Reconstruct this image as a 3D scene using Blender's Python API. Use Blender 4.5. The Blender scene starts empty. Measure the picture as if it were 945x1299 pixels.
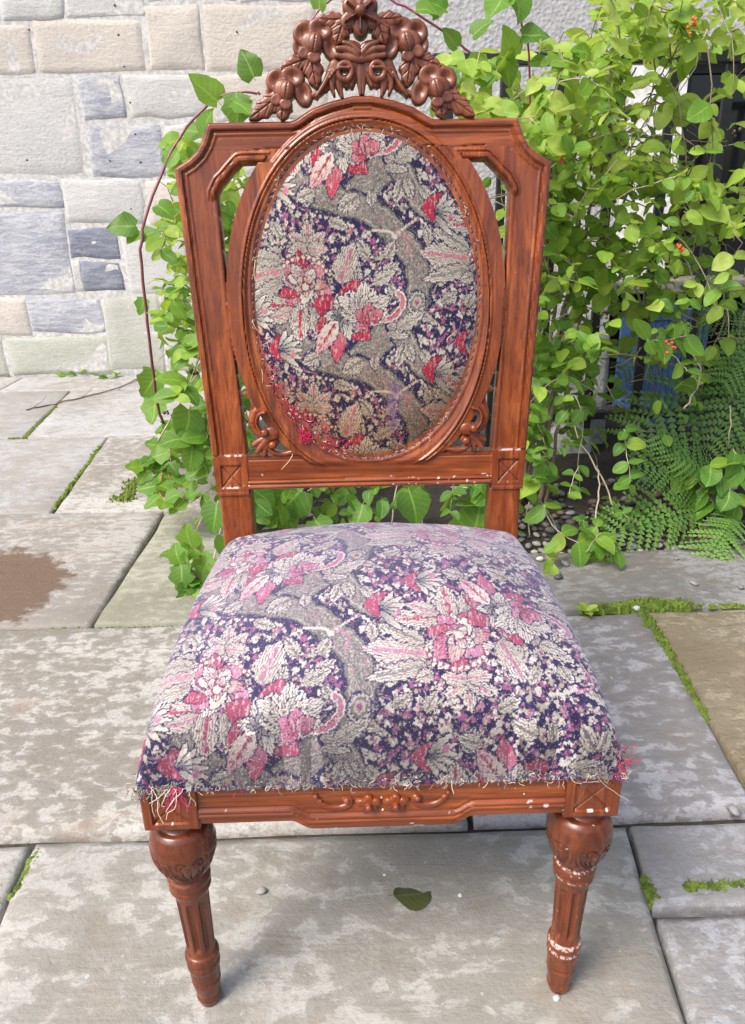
import bpy, math, random
import numpy as np
from mathutils import Vector, Matrix
sc = bpy.context.scene
C = sc.collection
rad = math.radians
R = random.Random(7)
NR = np.random.default_rng(11)

# ------------------------------------------------------------------ camera, sky, sun, exposure
CAMH = 0.95
F, PIT, YAW, ROL = 955.7058, 0.3911, -0.0178, -0.0179
PW, PH = 945.0, 1299.0
_cy, _sy = math.cos(YAW), math.sin(YAW)
fw = np.array([-_sy*math.cos(PIT), _cy*math.cos(PIT), -math.sin(PIT)])
_r = np.array([_cy, _sy, 0.0]); _u = np.cross(_r, fw)
cr = math.cos(ROL)*_r + math.sin(ROL)*_u
cu = -math.sin(ROL)*_r + math.cos(ROL)*_u
cam = bpy.data.cameras.new('camera')
cam.sensor_fit = 'VERTICAL'; cam.sensor_height = 36.0; cam.lens = 36.0*F/PH
cam.clip_start = 0.02; cam.clip_end = 500
camo = bpy.data.objects.new('camera', cam); C.objects.link(camo)
camo.matrix_world = Matrix(((cr[0], cu[0], -fw[0], 0), (cr[1], cu[1], -fw[1], 0), (cr[2], cu[2], -fw[2], CAMH), (0, 0, 0, 1)))
sc.camera = camo

SUN_EL, SUN_AZ = 52.0, -128.0       # azimuth measured from +Y (away) towards +X
world = bpy.data.worlds.new('World'); sc.world = world; world.use_nodes = True
wn = world.node_tree.nodes; wl = world.node_tree.links
sky = wn.new('ShaderNodeTexSky'); sky.sky_type = 'NISHITA'; sky.sun_disc = False
sky.sun_elevation = rad(SUN_EL); sky.sun_rotation = rad(SUN_AZ)
sky.air_density = 1.0; sky.dust_density = 4.5; sky.ozone_density = 1.0
bgn = wn['Background']; bgn.inputs['Strength'].default_value = 0.13
wl.new(sky.outputs[0], bgn.inputs['Color'])
sun = bpy.data.lights.new('sun', 'SUN'); sun.energy = 1.75; sun.angle = rad(28); sun.color = (1.0, 0.97, 0.93)
suno = bpy.data.objects.new('sun', sun); C.objects.link(suno)
_d = Vector((math.sin(rad(SUN_AZ))*math.cos(rad(SUN_EL)), math.cos(rad(SUN_AZ))*math.cos(rad(SUN_EL)), math.sin(rad(SUN_EL))))
suno.rotation_euler = _d.to_track_quat('Z', 'Y').to_euler(); suno.location = _d*10
sc.view_settings.view_transform = 'Standard'; sc.view_settings.look = 'None'
sc.view_settings.exposure = 1.2; sc.view_settings.gamma = 1.0

# ------------------------------------------------------------------ measuring helpers (photo pixel -> place in the world)
def ray(x, y): return (x-PW/2)/F*cr - (y-PH/2)/F*cu + fw
def gnd(x, y, z=0.0):
    d = ray(x, y); return np.array([0, 0, CAMH]) + d*((z-CAMH)/d[2])
def atY(x, y, Y):
    d = ray(x, y); return np.array([0, 0, CAMH]) + d*(Y/d[1])
def proj(P):
    q = np.asarray(P, float)-np.array([0, 0, CAMH]); z = q@fw
    return np.stack([PW/2+F*(q@cr)/z, PH/2-F*(q@cu)/z], -1)

CX, YF, ZT, ZB = 0.0166, 0.6486, 0.361, 0.3019     # chair: middle, front face, rail top, block bottom
ZL, YL, SL = 0.5642, 1.0700, 0.1203                # plane of the back
def B(x, y):
    d = ray(x, y); t = (YL+SL*(CAMH-ZL))/(d[1]-SL*d[2])
    P = np.array([0, 0, CAMH])+d*t; return np.array([P[0]-CX, P[2]])
def Bm(l, r):                                      # a left/right pair of photo points made symmetric; returns (half width, height)
    a, b = B(*l), B(*r); return np.array([(b[0]-a[0])/2, (a[1]+b[1])/2])
def FR(x, y):
    P = atY(x, y, YF); return np.array([P[0]-CX, P[2]])

# ------------------------------------------------------------------ object helpers
def link(o, parent=None):
    C.objects.link(o)
    if parent is not None: o.parent = parent
    return o
def tag(o, label=None, cat=None, group=None, kind=None):
    if label: o['label'] = label
    if cat: o['category'] = cat
    if group: o['group'] = group
    if kind: o['kind'] = kind
    return o
def empty(name, loc):
    o = bpy.data.objects.new(name, None); o.location = loc; o.empty_display_size = 0.05
    return link(o)
def root_loc(p):
    v = np.zeros(3)
    while p is not None:
        v += np.array(p.location); p = p.parent
    return v
def mk(name, V, faces, mat=None, parent=None, smooth=True, attrs=None, loc=None):
    """V (n,3) world coordinates, faces: int array (m,4)/(m,3) or list of lists"""
    V = np.asarray(V, np.float64)
    off = root_loc(parent)
    if loc is not None: off = np.asarray(loc, float)
    me = bpy.data.meshes.new(name)
    if isinstance(faces, np.ndarray):
        m, k = faces.shape
        me.vertices.add(len(V)); me.vertices.foreach_set('co', (V-off).astype(np.float32).ravel())
        me.loops.add(m*k); me.loops.foreach_set('vertex_index', faces.astype(np.int32).ravel())
        me.polygons.add(m); me.polygons.foreach_set('loop_start', np.arange(0, m*k, k, dtype=np.int32))
        me.polygons.foreach_set('loop_total', np.full(m, k, dtype=np.int32))
        me.update(calc_edges=True)
    else:
        me.from_pydata([tuple(v) for v in (V-off)], [], [list(f) for f in faces]); me.update()
    if attrs:
        for an, arr in attrs.items():
            arr = np.asarray(arr, np.float32)
            if arr.ndim == 2:
                at = me.color_attributes.new(an, 'FLOAT_COLOR', 'POINT')
                if arr.shape[1] == 3: arr = np.concatenate([arr, np.ones((len(arr), 1), np.float32)], 1)
                at.data.foreach_set('color', arr.ravel())
            else:
                at = me.attributes.new(an, 'FLOAT', 'POINT'); at.data.foreach_set('value', arr)
    if smooth: me.polygons.foreach_set('use_smooth', np.ones(len(me.polygons), dtype=bool))
    me.validate(verbose=False)
    if mat is not None: me.materials.append(mat)
    o = bpy.data.objects.new(name, me)
    if loc is not None and parent is None: o.location = loc
    return link(o, parent)
class MB:
    def __init__(s): s.v = []; s.f = []; s.n = 0
    def add(s, V, Fs):
        V = np.asarray(V, float); s.v.append(V)
        s.f += [[i+s.n for i in f] for f in Fs]; s.n += len(V)
    def box(s, lo, hi):
        x0, y0, z0 = lo; x1, y1, z1 = hi
        s.add([(x0,y0,z0),(x1,y0,z0),(x1,y1,z0),(x0,y1,z0),(x0,y0,z1),(x1,y0,z1),(x1,y1,z1),(x0,y1,z1)],
              [(0,3,2,1),(4,5,6,7),(0,1,5,4),(1,2,6,5),(2,3,7,6),(3,0,4,7)])
    def tube(s, pts, r0, r1=None, n=6, cap=True):
        pts = np.asarray(pts, float); m = len(pts)
        if r1 is None: r1 = r0
        T = np.gradient(pts, axis=0); T /= np.linalg.norm(T, axis=1)[:, None]+1e-9
        a = np.array([0.3, 0.2, 1.0]) if abs(T[0][2]) < 0.9 else np.array([1.0, 0, 0.1])
        V = []
        for i in range(m):
            n1 = np.cross(T[i], a); n1 /= np.linalg.norm(n1)+1e-9; n2 = np.cross(T[i], n1)
            a = np.cross(n1, T[i])
            rr = r0+(r1-r0)*i/max(1, m-1)
            for k in range(n):
                th = 2*math.pi*k/n; V.append(pts[i]+rr*(math.cos(th)*n1+math.sin(th)*n2))
        Fs = [(i*n+k, i*n+(k+1) % n, (i+1)*n+(k+1) % n, (i+1)*n+k) for i in range(m-1) for k in range(n)]
        if cap: Fs += [tuple(range(n-1, -1, -1)), tuple((m-1)*n+k for k in range(n))]
        s.add(V, Fs)
    def build(s, name, mat, parent=None, smooth=True, attrs=None, loc=None):
        return mk(name, np.concatenate(s.v), s.f, mat, parent, smooth, attrs, loc)
def bevel(o, w, seg=2):
    m = o.modifiers.new('bevel', 'BEVEL'); m.width = w; m.segments = seg; m.limit_method = 'ANGLE'; m.angle_limit = rad(35)
    return o

# ------------------------------------------------------------------ materials
class NT:
    def __init__(s, name):
        s.m = bpy.data.materials.new(name); s.m.use_nodes = True
        s.t = s.m.node_tree; s.n = s.t.nodes; s.b = s.n['Principled BSDF']; s.out = s.n['Material Output']
    def new(s, typ, **kw):
        nd = s.n.new(typ)
        for k, v in kw.items():
            if k in nd.inputs.keys(): nd.inputs[k].default_value = v
            else: setattr(nd, k, v)
        return nd
    def l(s, a, b): s.t.links.new(a, b)
    def coord(s, scale=(1, 1, 1), kind='Object'):
        tc = s.new('ShaderNodeTexCoord'); mp = s.new('ShaderNodeMapping'); mp.inputs['Scale'].default_value = scale
        if kind == 'World':
            g = s.new('ShaderNodeNewGeometry'); s.l(g.outputs['Position'], mp.inputs['Vector'])
        else: s.l(tc.outputs[kind], mp.inputs['Vector'])
        return mp.outputs[0]
    def noise(s, vec, scale, detail=4, rough=0.55, dist=0.0):
        nd = s.new('ShaderNodeTexNoise'); nd.inputs['Scale'].default_value = scale; nd.inputs['Detail'].default_value = detail
        nd.inputs['Roughness'].default_value = rough; nd.inputs['Distortion'].default_value = dist
        if vec is not None: s.l(vec, nd.inputs['Vector'])
        return nd.outputs['Fac']
    def ramp(s, fac, stops, interp='LINEAR'):
        nd = s.new('ShaderNodeValToRGB'); cr_ = nd.color_ramp; cr_.interpolation = interp
        while len(cr_.elements) < len(stops): cr_.elements.new(0.5)
        for e, (p, c) in zip(cr_.elements, stops):
            e.position = p; e.color = (c if isinstance(c, tuple) else (c, c, c))+(1,)
        s.l(fac, nd.inputs['Fac']); return nd.outputs['Color']
    def mix(s, fac, a, b, mode='MIX'):
        nd = s.new('ShaderNodeMix'); nd.data_type = 'RGBA'; nd.blend_type = mode
        for idx, v in ((0, fac), (6, a), (7, b)):
            if hasattr(v, 'is_linked'): s.l(v, nd.inputs[idx])
            elif idx == 0: nd.inputs[0].default_value = v
            else: nd.inputs[idx].default_value = v+(1,) if isinstance(v, tuple) else (v, v, v, 1)
        return nd.outputs[2]
    def math(s, op, a, b=0.0):
        nd = s.new('ShaderNodeMath'); nd.operation = op
        for i, v in ((0, a), (1, b)):
            if hasattr(v, 'is_linked'): s.l(v, nd.inputs[i])
            else: nd.inputs[i].default_value = v
        return nd.outputs[0]
    def attr(s, name, out='Color'):
        nd = s.new('ShaderNodeAttribute'); nd.attribute_name = name; return nd.outputs[out]
    def bump(s, h, strength, dist, prev=None):
        nd = s.new('ShaderNodeBump'); nd.inputs['Strength'].default_value = strength; nd.inputs['Distance'].default_value = dist
        s.l(h, nd.inputs['Height'])
        if prev is not None: s.l(prev, nd.inputs['Normal'])
        s.l(nd.outputs[0], s.b.inputs['Normal']); return nd.outputs[0]
    def col(s, c):
        if hasattr(c, 'is_linked'): s.l(c, s.b.inputs['Base Color'])
        else: s.b.inputs['Base Color'].default_value = c+(1,)
        return s
    def set(s, **kw):
        for k, v in kw.items():
            k = k.replace('_', ' ')
            if hasattr(v, 'is_linked'): s.l(v, s.b.inputs[k])
            else: s.b.inputs[k].default_value = v
        return s

def wood_mat(name, axis, dark=(0.075, 0.014, 0.004), mid=(0.195, 0.041, 0.0088), light=(0.365, 0.096, 0.020), chips=0.0, rough=0.27):
    t = NT(name)
    sc_ = [70, 70, 70]; sc_[axis] = 5.0
    v = t.coord(tuple(sc_), 'World')
    g1 = t.noise(v, 0.55, 6, 0.62, 1.2)
    v2 = t.coord(tuple(260 if i != axis else 12 for i in range(3)), 'World')
    g2 = t.noise(v2, 1.0, 3, 0.6)
    big = t.noise(t.coord((1, 1, 1), 'World'), 9.0, 3)
    c = t.ramp(g1, [(0.30, dark), (0.49, mid), (0.69, light)])
    c = t.mix(t.ramp(g2, [(0.38, 0.5), (0.5, 0.0)]), c, tuple(x*0.55 for x in dark))
    c = t.mix(t.ramp(big, [(0.32, 0.65), (0.60, 0.0)]), c, tuple(x*0.6 for x in mid))
    # dull dust film and wear
    wear = t.noise(t.coord((1, 1, 1), 'World'), 55.0, 5, 0.7)
    c = t.mix(t.ramp(wear, [(0.64, 0.0), (0.76, 0.16)]), c, (0.42, 0.27, 0.2))
    if chips > 0:
        sp = t.noise(t.coord((1, 1, 1), 'World'), 95.0, 2, 0.5)
        reg = t.noise(t.coord((1, 1, 1), 'World'), 13.0, 1, 0.5)
        k = t.math('MULTIPLY', t.ramp(sp, [(0.73, 0.0), (0.745, 1.0)]), t.ramp(reg, [(0.60-chips*.1, 0.0), (0.64-chips*.1, 1.0)]))
        c = t.mix(k, c, (0.72, 0.68, 0.62))
    c = t.mix(t.attr('paint', 'Fac'), c, (0.74, 0.71, 0.66))
    t.col(c)
    t.set(Roughness=t.ramp(t.noise(t.coord((1, 1, 1), 'World'), 30.0, 4), [(0.3, rough-.06), (0.7, rough+.16)]))
    t.b.inputs['Specular IOR Level'].default_value = 0.38
    t.b.inputs['Coat Weight'].default_value = 0.22; t.b.inputs['Coat Roughness'].default_value = 0.15
    t.bump(t.mix(0.5, g1, g2), 0.12, 0.001)
    return t.m
M = {}
M['wood_v'] = wood_mat('mahogany_upright', 2)
M['wood_vc'] = wood_mat('mahogany_upright_chipped', 2, chips=0.3)
M['wood_h'] = wood_mat('mahogany_cross', 0, chips=0.1)
M['wood_hc'] = wood_mat('mahogany_cross_chipped', 0, chips=0.55)
M['wood_d'] = wood_mat('mahogany_side', 1)
M['carve'] = wood_mat('carved_mahogany', 2, (0.075, 0.018, 0.008), (0.165, 0.045, 0.019), (0.25, 0.082, 0.038), rough=0.33)
M['carve_red'] = wood_mat('carved_mahogany_red', 0, (0.09, 0.019, 0.006), (0.19, 0.038, 0.011), (0.29, 0.07, 0.019))
M['leg'] = wood_mat('turned_mahogany', 2, (0.055, 0.012, 0.005), (0.125, 0.028, 0.009), (0.21, 0.055, 0.016), chips=0.25)

def fabric_mat(name, sheen):
    t = NT(name)
    c = t.attr('print')
    v = t.coord((1, 1, 1), 'World')
    n1 = t.noise(t.coord((900, 160, 900), 'World'), 1.0, 2)
    n2 = t.noise(v, 420.0, 2)
    c = t.mix(t.ramp(n1, [(0.3, 0.32), (0.62, 0.0)]), c, (0.05, 0.045, 0.05))
    c = t.mix(t.ramp(n2, [(0.60, 0.0), (0.72, 0.32)]), c, (0.66, 0.60, 0.52))
    t.col(c); t.set(Roughness=0.93)
    t.b.inputs['Sheen Weight'].default_value = sheen; t.b.inputs['Sheen Roughness'].default_value = 0.45
    t.b.inputs['Sheen Tint'].default_value = (0.80, 0.80, 1.0, 1)
    t.b.inputs['Specular IOR Level'].default_value = 0.15
    h = t.mix(0.5, n1, t.noise(v, 800.0, 2))
    t.bump(h, 0.5, 0.0012)
    return t.m
M['seat_cloth'] = fabric_mat('tapestry_seat', 0.20)
M['back_cloth'] = fabric_mat('tapestry_back', 0.04)
def plain(name, c, rough=0.8, bump=None):
    t = NT(name); v = t.coord((1, 1, 1), 'World')
    n = t.noise(v, 40.0, 4)
    t.col(t.mix(t.ramp(n, [(0.35, 0.0), (0.7, 1.0)]), tuple(x*0.75 for x in c), tuple(min(1, x*1.2) for x in c)))
    t.set(Roughness=rough)
    if bump: t.bump(t.noise(v, bump[0], 4), bump[1], bump[2])
    return t.m
def thread_mat():
    t = NT('loose_thread'); t.col(t.attr('print')); t.set(Roughness=0.95); return t.m
M['thread'] = thread_mat()

def stone_mat(name, base, hue, dark=0.55, stain=(0.25, 0.2, 0.15), scale=1.0, patch=None, bump=1.0):
    """paving: pale drying stone with darker damp blotches"""
    t = NT(name)
    v = t.coord((1, 1, 1), 'World')
    vx = t.coord((0.75, 1.15, 1), 'World')
    big = t.noise(v, 2.2*scale, 4, 0.6)
    blot = t.noise(vx, 36.0*scale, 8, 0.64, 0.3)
    fine = t.noise(v, 130.0, 6, 0.72)
    sed = t.noise(t.coord((1.2, 9.0, 1), 'World'), 3.0, 6, 0.66, 1.4)
    info = t.new('ShaderNodeObjectInfo')
    c = t.ramp(sed, [(0.3, tuple(x*0.80 for x in base)), (0.5, base), (0.72, tuple(min(1, x*1.16) for x in base))])
    c = t.mix(t.ramp(big, [(0.38, 0.0), (0.66, 0.75)]), c, hue)
    thr = t.math('ADD', t.math('ADD', blot, t.math('MULTIPLY', t.math('SUBTRACT', info.outputs['Random'], 0.42), 0.09)), t.math('MULTIPLY', t.math('SUBTRACT', big, 0.5), 0.8))
    damp = t.ramp(thr, [(0.485, 0.0), (0.515, 0.75), (0.62, 1.0)])
    dc = t.mix(1.0, c, (dark, dark*0.945, dark*0.865), 'MULTIPLY')
    c = t.mix(damp, c, dc)
    st = t.noise(v, 6.5*scale, 5, 0.65, 0.8)
    c = t.mix(t.ramp(st, [(0.56, 0.0), (0.68, 0.60)]), c, stain)
    c = t.mix(t.ramp(fine, [(0.36, 0.5), (0.5, 0.0)]), c, tuple(x*0.35 for x in base))
    c = t.mix(t.ramp(t.noise(v, 75.0, 3, 0.6), [(0.70, 0.0), (0.73, 0.5)]), c, (0.62, 0.61, 0.56))
    c = t.mix(t.math('MULTIPLY', info.outputs['Random'], 0.42), c, tuple(x*0.6 for x in base))
    c = t.mix(t.ramp(t.noise(v, 11.0, 7, 0.7), [(0.52, 0.0), (0.66, 0.34)]), c, (0.15, 0.12, 0.085))
    if patch is not None:
        (px, py, pr, pc) = patch
        g = t.new('ShaderNodeNewGeometry'); vm = t.new('ShaderNodeVectorMath'); vm.operation = 'DISTANCE'
        t.l(g.outputs['Position'], vm.inputs[0]); vm.inputs[1].default_value = (px, py, 0)
        d = t.math('ADD', vm.outputs['Value'], t.math('MULTIPLY', t.math('SUBTRACT', t.noise(v, 16.0, 7, 0.7), 0.5), 0.22))
        mm = t.ramp(d, [(max(0.0, pr-0.012), 0.92), (pr+0.012, 0.0)])
        c = t.mix(mm, c, pc)
    t.col(c)
    t.set(Roughness=t.mix(damp, 0.86, 0.6))
    b = t.bump(sed, 0.35*bump, 0.006)
    t.bump(t.mix(0.45, fine, blot), 0.8*bump, 0.005, b)
    return t.m
wet = gnd(8, 748)
M['flag_a'] = stone_mat('flag_grey', (0.40, 0.39, 0.36), (0.335, 0.305, 0.26), 0.52, (0.27, 0.19, 0.13))
M['flag_wet'] = stone_mat('flag_grey_wet', (0.39, 0.375, 0.35), (0.35, 0.31, 0.265), 0.55, (0.30, 0.21, 0.14), patch=(wet[0]-.10, wet[1], 0.245, (0.105, 0.062, 0.036)))
M['flag_olive'] = stone_mat('flag_olive', (0.34, 0.34, 0.28), (0.25, 0.26, 0.16), 0.62, (0.20, 0.20, 0.11))
M['flag_big'] = stone_mat('flag_pale', (0.415, 0.405, 0.37), (0.33, 0.305, 0.255), 0.54, (0.24, 0.19, 0.14), 0.75)
M['flag_gold'] = stone_mat('flag_gold', (0.37, 0.325, 0.23), (0.36, 0.25, 0.11), 0.55, (0.24, 0.15, 0.05), bump=2.6)
M['flag_dark'] = stone_mat('flag_dark', (0.25, 0.245, 0.24), (0.17, 0.165, 0.15), 0.6, (0.10, 0.085, 0.06))
M['flag_damp'] = stone_mat('flag_damp', (0.37, 0.36, 0.37), (0.27, 0.26, 0.255), 0.47, (0.17, 0.15, 0.13), 0.9)
M['flag_blue'] = stone_mat('flag_bluegrey', (0.36, 0.36, 0.37), (0.27, 0.27, 0.27), 0.62, (0.2, 0.19, 0.16), 1.6)
M['flag_far'] = stone_mat('flag_far', (0.37, 0.37, 0.365), (0.31, 0.30, 0.275), 0.78, (0.27, 0.24, 0.2), 0.7)

def ashlar_mat(name, a, b, scratch, sc_amt):
    t = NT(name); v = t.coord((1, 1, 1), 'World')
    info = t.new('ShaderNodeObjectInfo')
    mp = t.new('ShaderNodeMapping'); g = t.new('ShaderNodeNewGeometry'); t.l(g.outputs['Position'], mp.inputs['Vector'])
    mp.inputs['Rotation'].default_value = (0, rad(38), 0); mp.inputs['Scale'].default_value = (5, 1, 26)
    s_ = t.noise(mp.outputs[0], 2.2, 5, 0.6, 0.8)
    n = t.noise(v, 6.0, 5, 0.6)
    f_ = t.noise(v, 60.0, 5, 0.7)
    c = t.mix(t.ramp(n, [(0.35, 0.0), (0.68, 1.0)]), a, b)
    c = t.mix(t.math('MULTIPLY', t.ramp(s_, [(0.42, 0.0), (0.6, 1.0)]), sc_amt), c, scratch)
    c = t.mix(t.ramp(f_, [(0.3, 0.35), (0.5, 0.0)]), c, tuple(x*0.5 for x in b))
    c = t.mix(t.math('MULTIPLY', info.outputs['Random'], 0.22), c, tuple(x*0.72 for x in a))
    t.col(c); t.set(Roughness=0.9)
    bb = t.bump(s_, 0.28, 0.010)
    t.bump(t.mix(0.5, f_, n), 0.8, 0.010, bb)
    return t.m
M['ash_tan'] = ashlar_mat('ashlar_tan', (0.54, 0.49, 0.43), (0.475, 0.435, 0.39), (0.41, 0.385, 0.355), 0.30)
M['ash_pale'] = ashlar_mat('ashlar_pale', (0.53, 0.52, 0.50), (0.46, 0.455, 0.445), (0.39, 0.39, 0.39), 0.35)
M['ash_blue'] = ashlar_mat('ashlar_blue', (0.36, 0.37, 0.41), (0.25, 0.265, 0.315), (0.52, 0.52, 0.52), 0.7)
M['ash_dark'] = ashlar_mat('ashlar_dark', (0.19, 0.205, 0.26), (0.115, 0.13, 0.18), (0.42, 0.42, 0.43), 0.42)
M['ash_moss'] = ashlar_mat('ashlar_mossy', (0.46, 0.46, 0.41), (0.385, 0.40, 0.33), (0.33, 0.34, 0.28), 0.3)
M['mortar'] = plain('mortar', (0.50, 0.49, 0.47), 0.95, (120, 0.4, 0.003))
def render_mat():
    t = NT('pebbledash'); v = t.coord((1, 1, 1), 'World')
    vo = t.new('ShaderNodeTexVoronoi'); vo.inputs['Scale'].default_value = 62.0; t.l(v, vo.inputs['Vector'])
    n = t.noise(v, 2.0, 4); f_ = t.noise(v, 45.0, 5, 0.7)
    c = t.mix(t.ramp(f_, [(0.35, 0.0), (0.65, 1.0)]), (0.30, 0.295, 0.30), (0.46, 0.455, 0.455))
    c = t.mix(t.ramp(n, [(0.4, 0.0), (0.7, 0.35)]), c, (0.24, 0.235, 0.235))
    t.col(c); t.set(Roughness=0.95)
    b = t.bump(vo.outputs['Distance'], 0.5, 0.006); t.bump(f_, 0.6, 0.006, b)
    return t.m
M['render'] = render_mat()
def leaf_mat(name, lo, hi, trans=0.35, rough=0.42):
    t = NT(name)
    a = t.attr('leaf'); sep = t.new('ShaderNodeSeparateColor'); t.l(a, sep.inputs[0])
    x, y, tint = sep.outputs[0], sep.outputs[1], sep.outputs[2]
    info = t.new('ShaderNodeObjectInfo')
    tn = t.math('ADD', tint, t.math('MULTIPLY', t.math('SUBTRACT', info.outputs['Random'], 0.5), 0.3))
    c = t.ramp(tn, [(0.0, lo[0]), (0.35, lo[1]), (0.7, hi[0]), (1.0, hi[1])])
    ax = t.math('ABSOLUTE', t.math('SUBTRACT', x, 0.5))
    mid = t.ramp(ax, [(0.012, 0.55), (0.045, 0.0)])
    vv = t.math('FRACT', t.math('MULTIPLY', t.math('SUBTRACT', y, t.math('MULTIPLY', ax, 0.55)), 6.0))
    vein = t.ramp(t.math('ABSOLUTE', t.math('SUBTRACT', vv, 0.5)), [(0.02, 0.30), (0.08, 0.0)])
    c = t.mix(t.math('MAXIMUM', mid, vein), c, tuple(min(1, q*1.35+0.04) for q in hi[0]))
    v = t.coord((1, 1, 1), 'World')
    sp = t.noise(v, 95.0, 3, 0.6)
    c = t.mix(t.ramp(sp, [(0.68, 0.0), (0.74, 0.75)]), c, (0.10, 0.055, 0.02))
    c = t.mix(t.ramp(t.noise(v, 28.0, 3), [(0.36, 0.4), (0.6, 0.0)]), c, lo[1])
    t.col(c); t.set(Roughness=rough); t.b.inputs['Specular IOR Level'].default_value = 0.4
    t.bump(t.math('MAXIMUM', mid, vein), 0.35, 0.002)
    tr = t.new('ShaderNodeBsdfTranslucent'); t.l(t.mix(0.5, c, (0.42, 0.52, 0.05)), tr.inputs['Color'])
    ms = t.new('ShaderNodeMixShader'); ms.inputs[0].default_value = trans
    t.l(t.b.outputs[0], ms.inputs[1]); t.l(tr.outputs[0], ms.inputs[2]); t.l(ms.outputs[0], t.out.inputs['Surface'])
    return t.m
M['leaf'] = leaf_mat('honeysuckle_leaf', ((0.055, 0.16, 0.025), (0.12, 0.27, 0.03)), ((0.31, 0.46, 0.055), (0.50, 0.57, 0.14)), 0.5, 0.5)
M['fern'] = leaf_mat('fern_leaf', ((0.025, 0.07, 0.014), (0.045, 0.12, 0.02)), ((0.10, 0.21, 0.032), (0.17, 0.29, 0.05)), 0.25, 0.5)
M['stem'] = plain('woody_stem', (0.19, 0.145, 0.105), 0.85, (140, 0.6, 0.002))
M['stem_pale'] = plain('dry_stem', (0.42, 0.36, 0.27), 0.85)
M['stem_red'] = plain('red_stem', (0.20, 0.055, 0.065), 0.5)
M['stem_pink'] = plain('pink_stem', (0.42, 0.10, 0.16), 0.5)
M['berry'] = plain('red_berry', (0.55, 0.075, 0.02), 0.25)
M['berry_dark'] = plain('dry_berry', (0.05, 0.03, 0.025), 0.5)
M['iron'] = plain('black_iron', (0.012, 0.012, 0.014), 0.45, (60, 0.4, 0.002))
M['soil'] = plain('soil', (0.028, 0.022, 0.016), 0.95, (30, 0.9, 0.02))
M['blue'] = plain('blue_plastic', (0.05, 0.105, 0.24), 0.4)
M['white_paint'] = plain('white_paint', (0.66, 0.65, 0.62), 0.7, (50, 0.4, 0.004))
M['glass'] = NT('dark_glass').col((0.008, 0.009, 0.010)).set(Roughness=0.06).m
M['sill'] = plain('sill_stone', (0.17, 0.155, 0.13), 0.85, (40, 0.6, 0.004))
M['rock'] = plain('rough_rock', (0.36, 0.355, 0.35), 0.9, (22, 0.9, 0.02))
M['pebbles'] = []
for i, c in enumerate([(0.10, 0.095, 0.095), (0.16, 0.14, 0.13), (0.06, 0.06, 0.065), (0.22, 0.21, 0.20), (0.13, 0.085, 0.065), (0.34, 0.31, 0.28)]):
    M['pebbles'].append(plain('pebble_%s' % 'abcdef'[i], c, 0.6, (60, 0.3, 0.002)))
M['pebble_pale'] = plain('pebble_pale', (0.50, 0.49, 0.46), 0.7, (60, 0.3, 0.002))
def moss_mat():
    t = NT('moss'); v = t.coord((1, 1, 1), 'World')
    t.col(t.ramp(t.noise(v, 50.0, 4, 0.7), [(0.3, (0.04, 0.05, 0.012)), (0.5, (0.10, 0.155, 0.014)), (0.72, (0.21, 0.26, 0.03))]))
    t.set(Roughness=0.95); t.bump(t.noise(v, 400.0, 3), 0.9, 0.004); return t.m
M['moss'] = moss_mat()

# ------------------------------------------------------------------ smooth value noise for shaping (numpy)
_tab = NR.random((64, 64, 64)).astype(np.float32)
def vn(x, y, z=0.0):
    x, y, z = np.broadcast_arrays(np.asarray(x, float), np.asarray(y, float), np.asarray(z, float))
    xi, yi, zi = np.floor(x).astype(int), np.floor(y).astype(int), np.floor(z).astype(int)
    fx, fy, fz = x-xi, y-yi, z-zi
    fx, fy, fz = [f*f*(3-2*f) for f in (fx, fy, fz)]
    g = lambda a, b, c: _tab[(xi+a) % 64, (yi+b) % 64, (zi+c) % 64]
    l = lambda a, b, t: a+(b-a)*t
    return l(l(l(g(0,0,0), g(1,0,0), fx), l(g(0,1,0), g(1,1,0), fx), fy), l(l(g(0,0,1), g(1,0,1), fx), l(g(0,1,1), g(1,1,1), fx), fy), fz)*2-1
def fbm(x, y, z=0.0, o=4):
    s, a = 0, 1.0
    for k in range(o):
        s = s+a*vn(np.asarray(x)*2**k+k*7.3, np.asarray(y)*2**k+k*3.1, np.asarray(z)*2**k+k*5.7); a *= 0.5
    return s
def gridfaces(nu, nv):
    i = np.arange(nu*nv).reshape(nv, nu)
    return np.stack([i[:-1, :-1], i[:-1, 1:], i[1:, 1:], i[1:, :-1]], -1).reshape(-1, 4)

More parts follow.
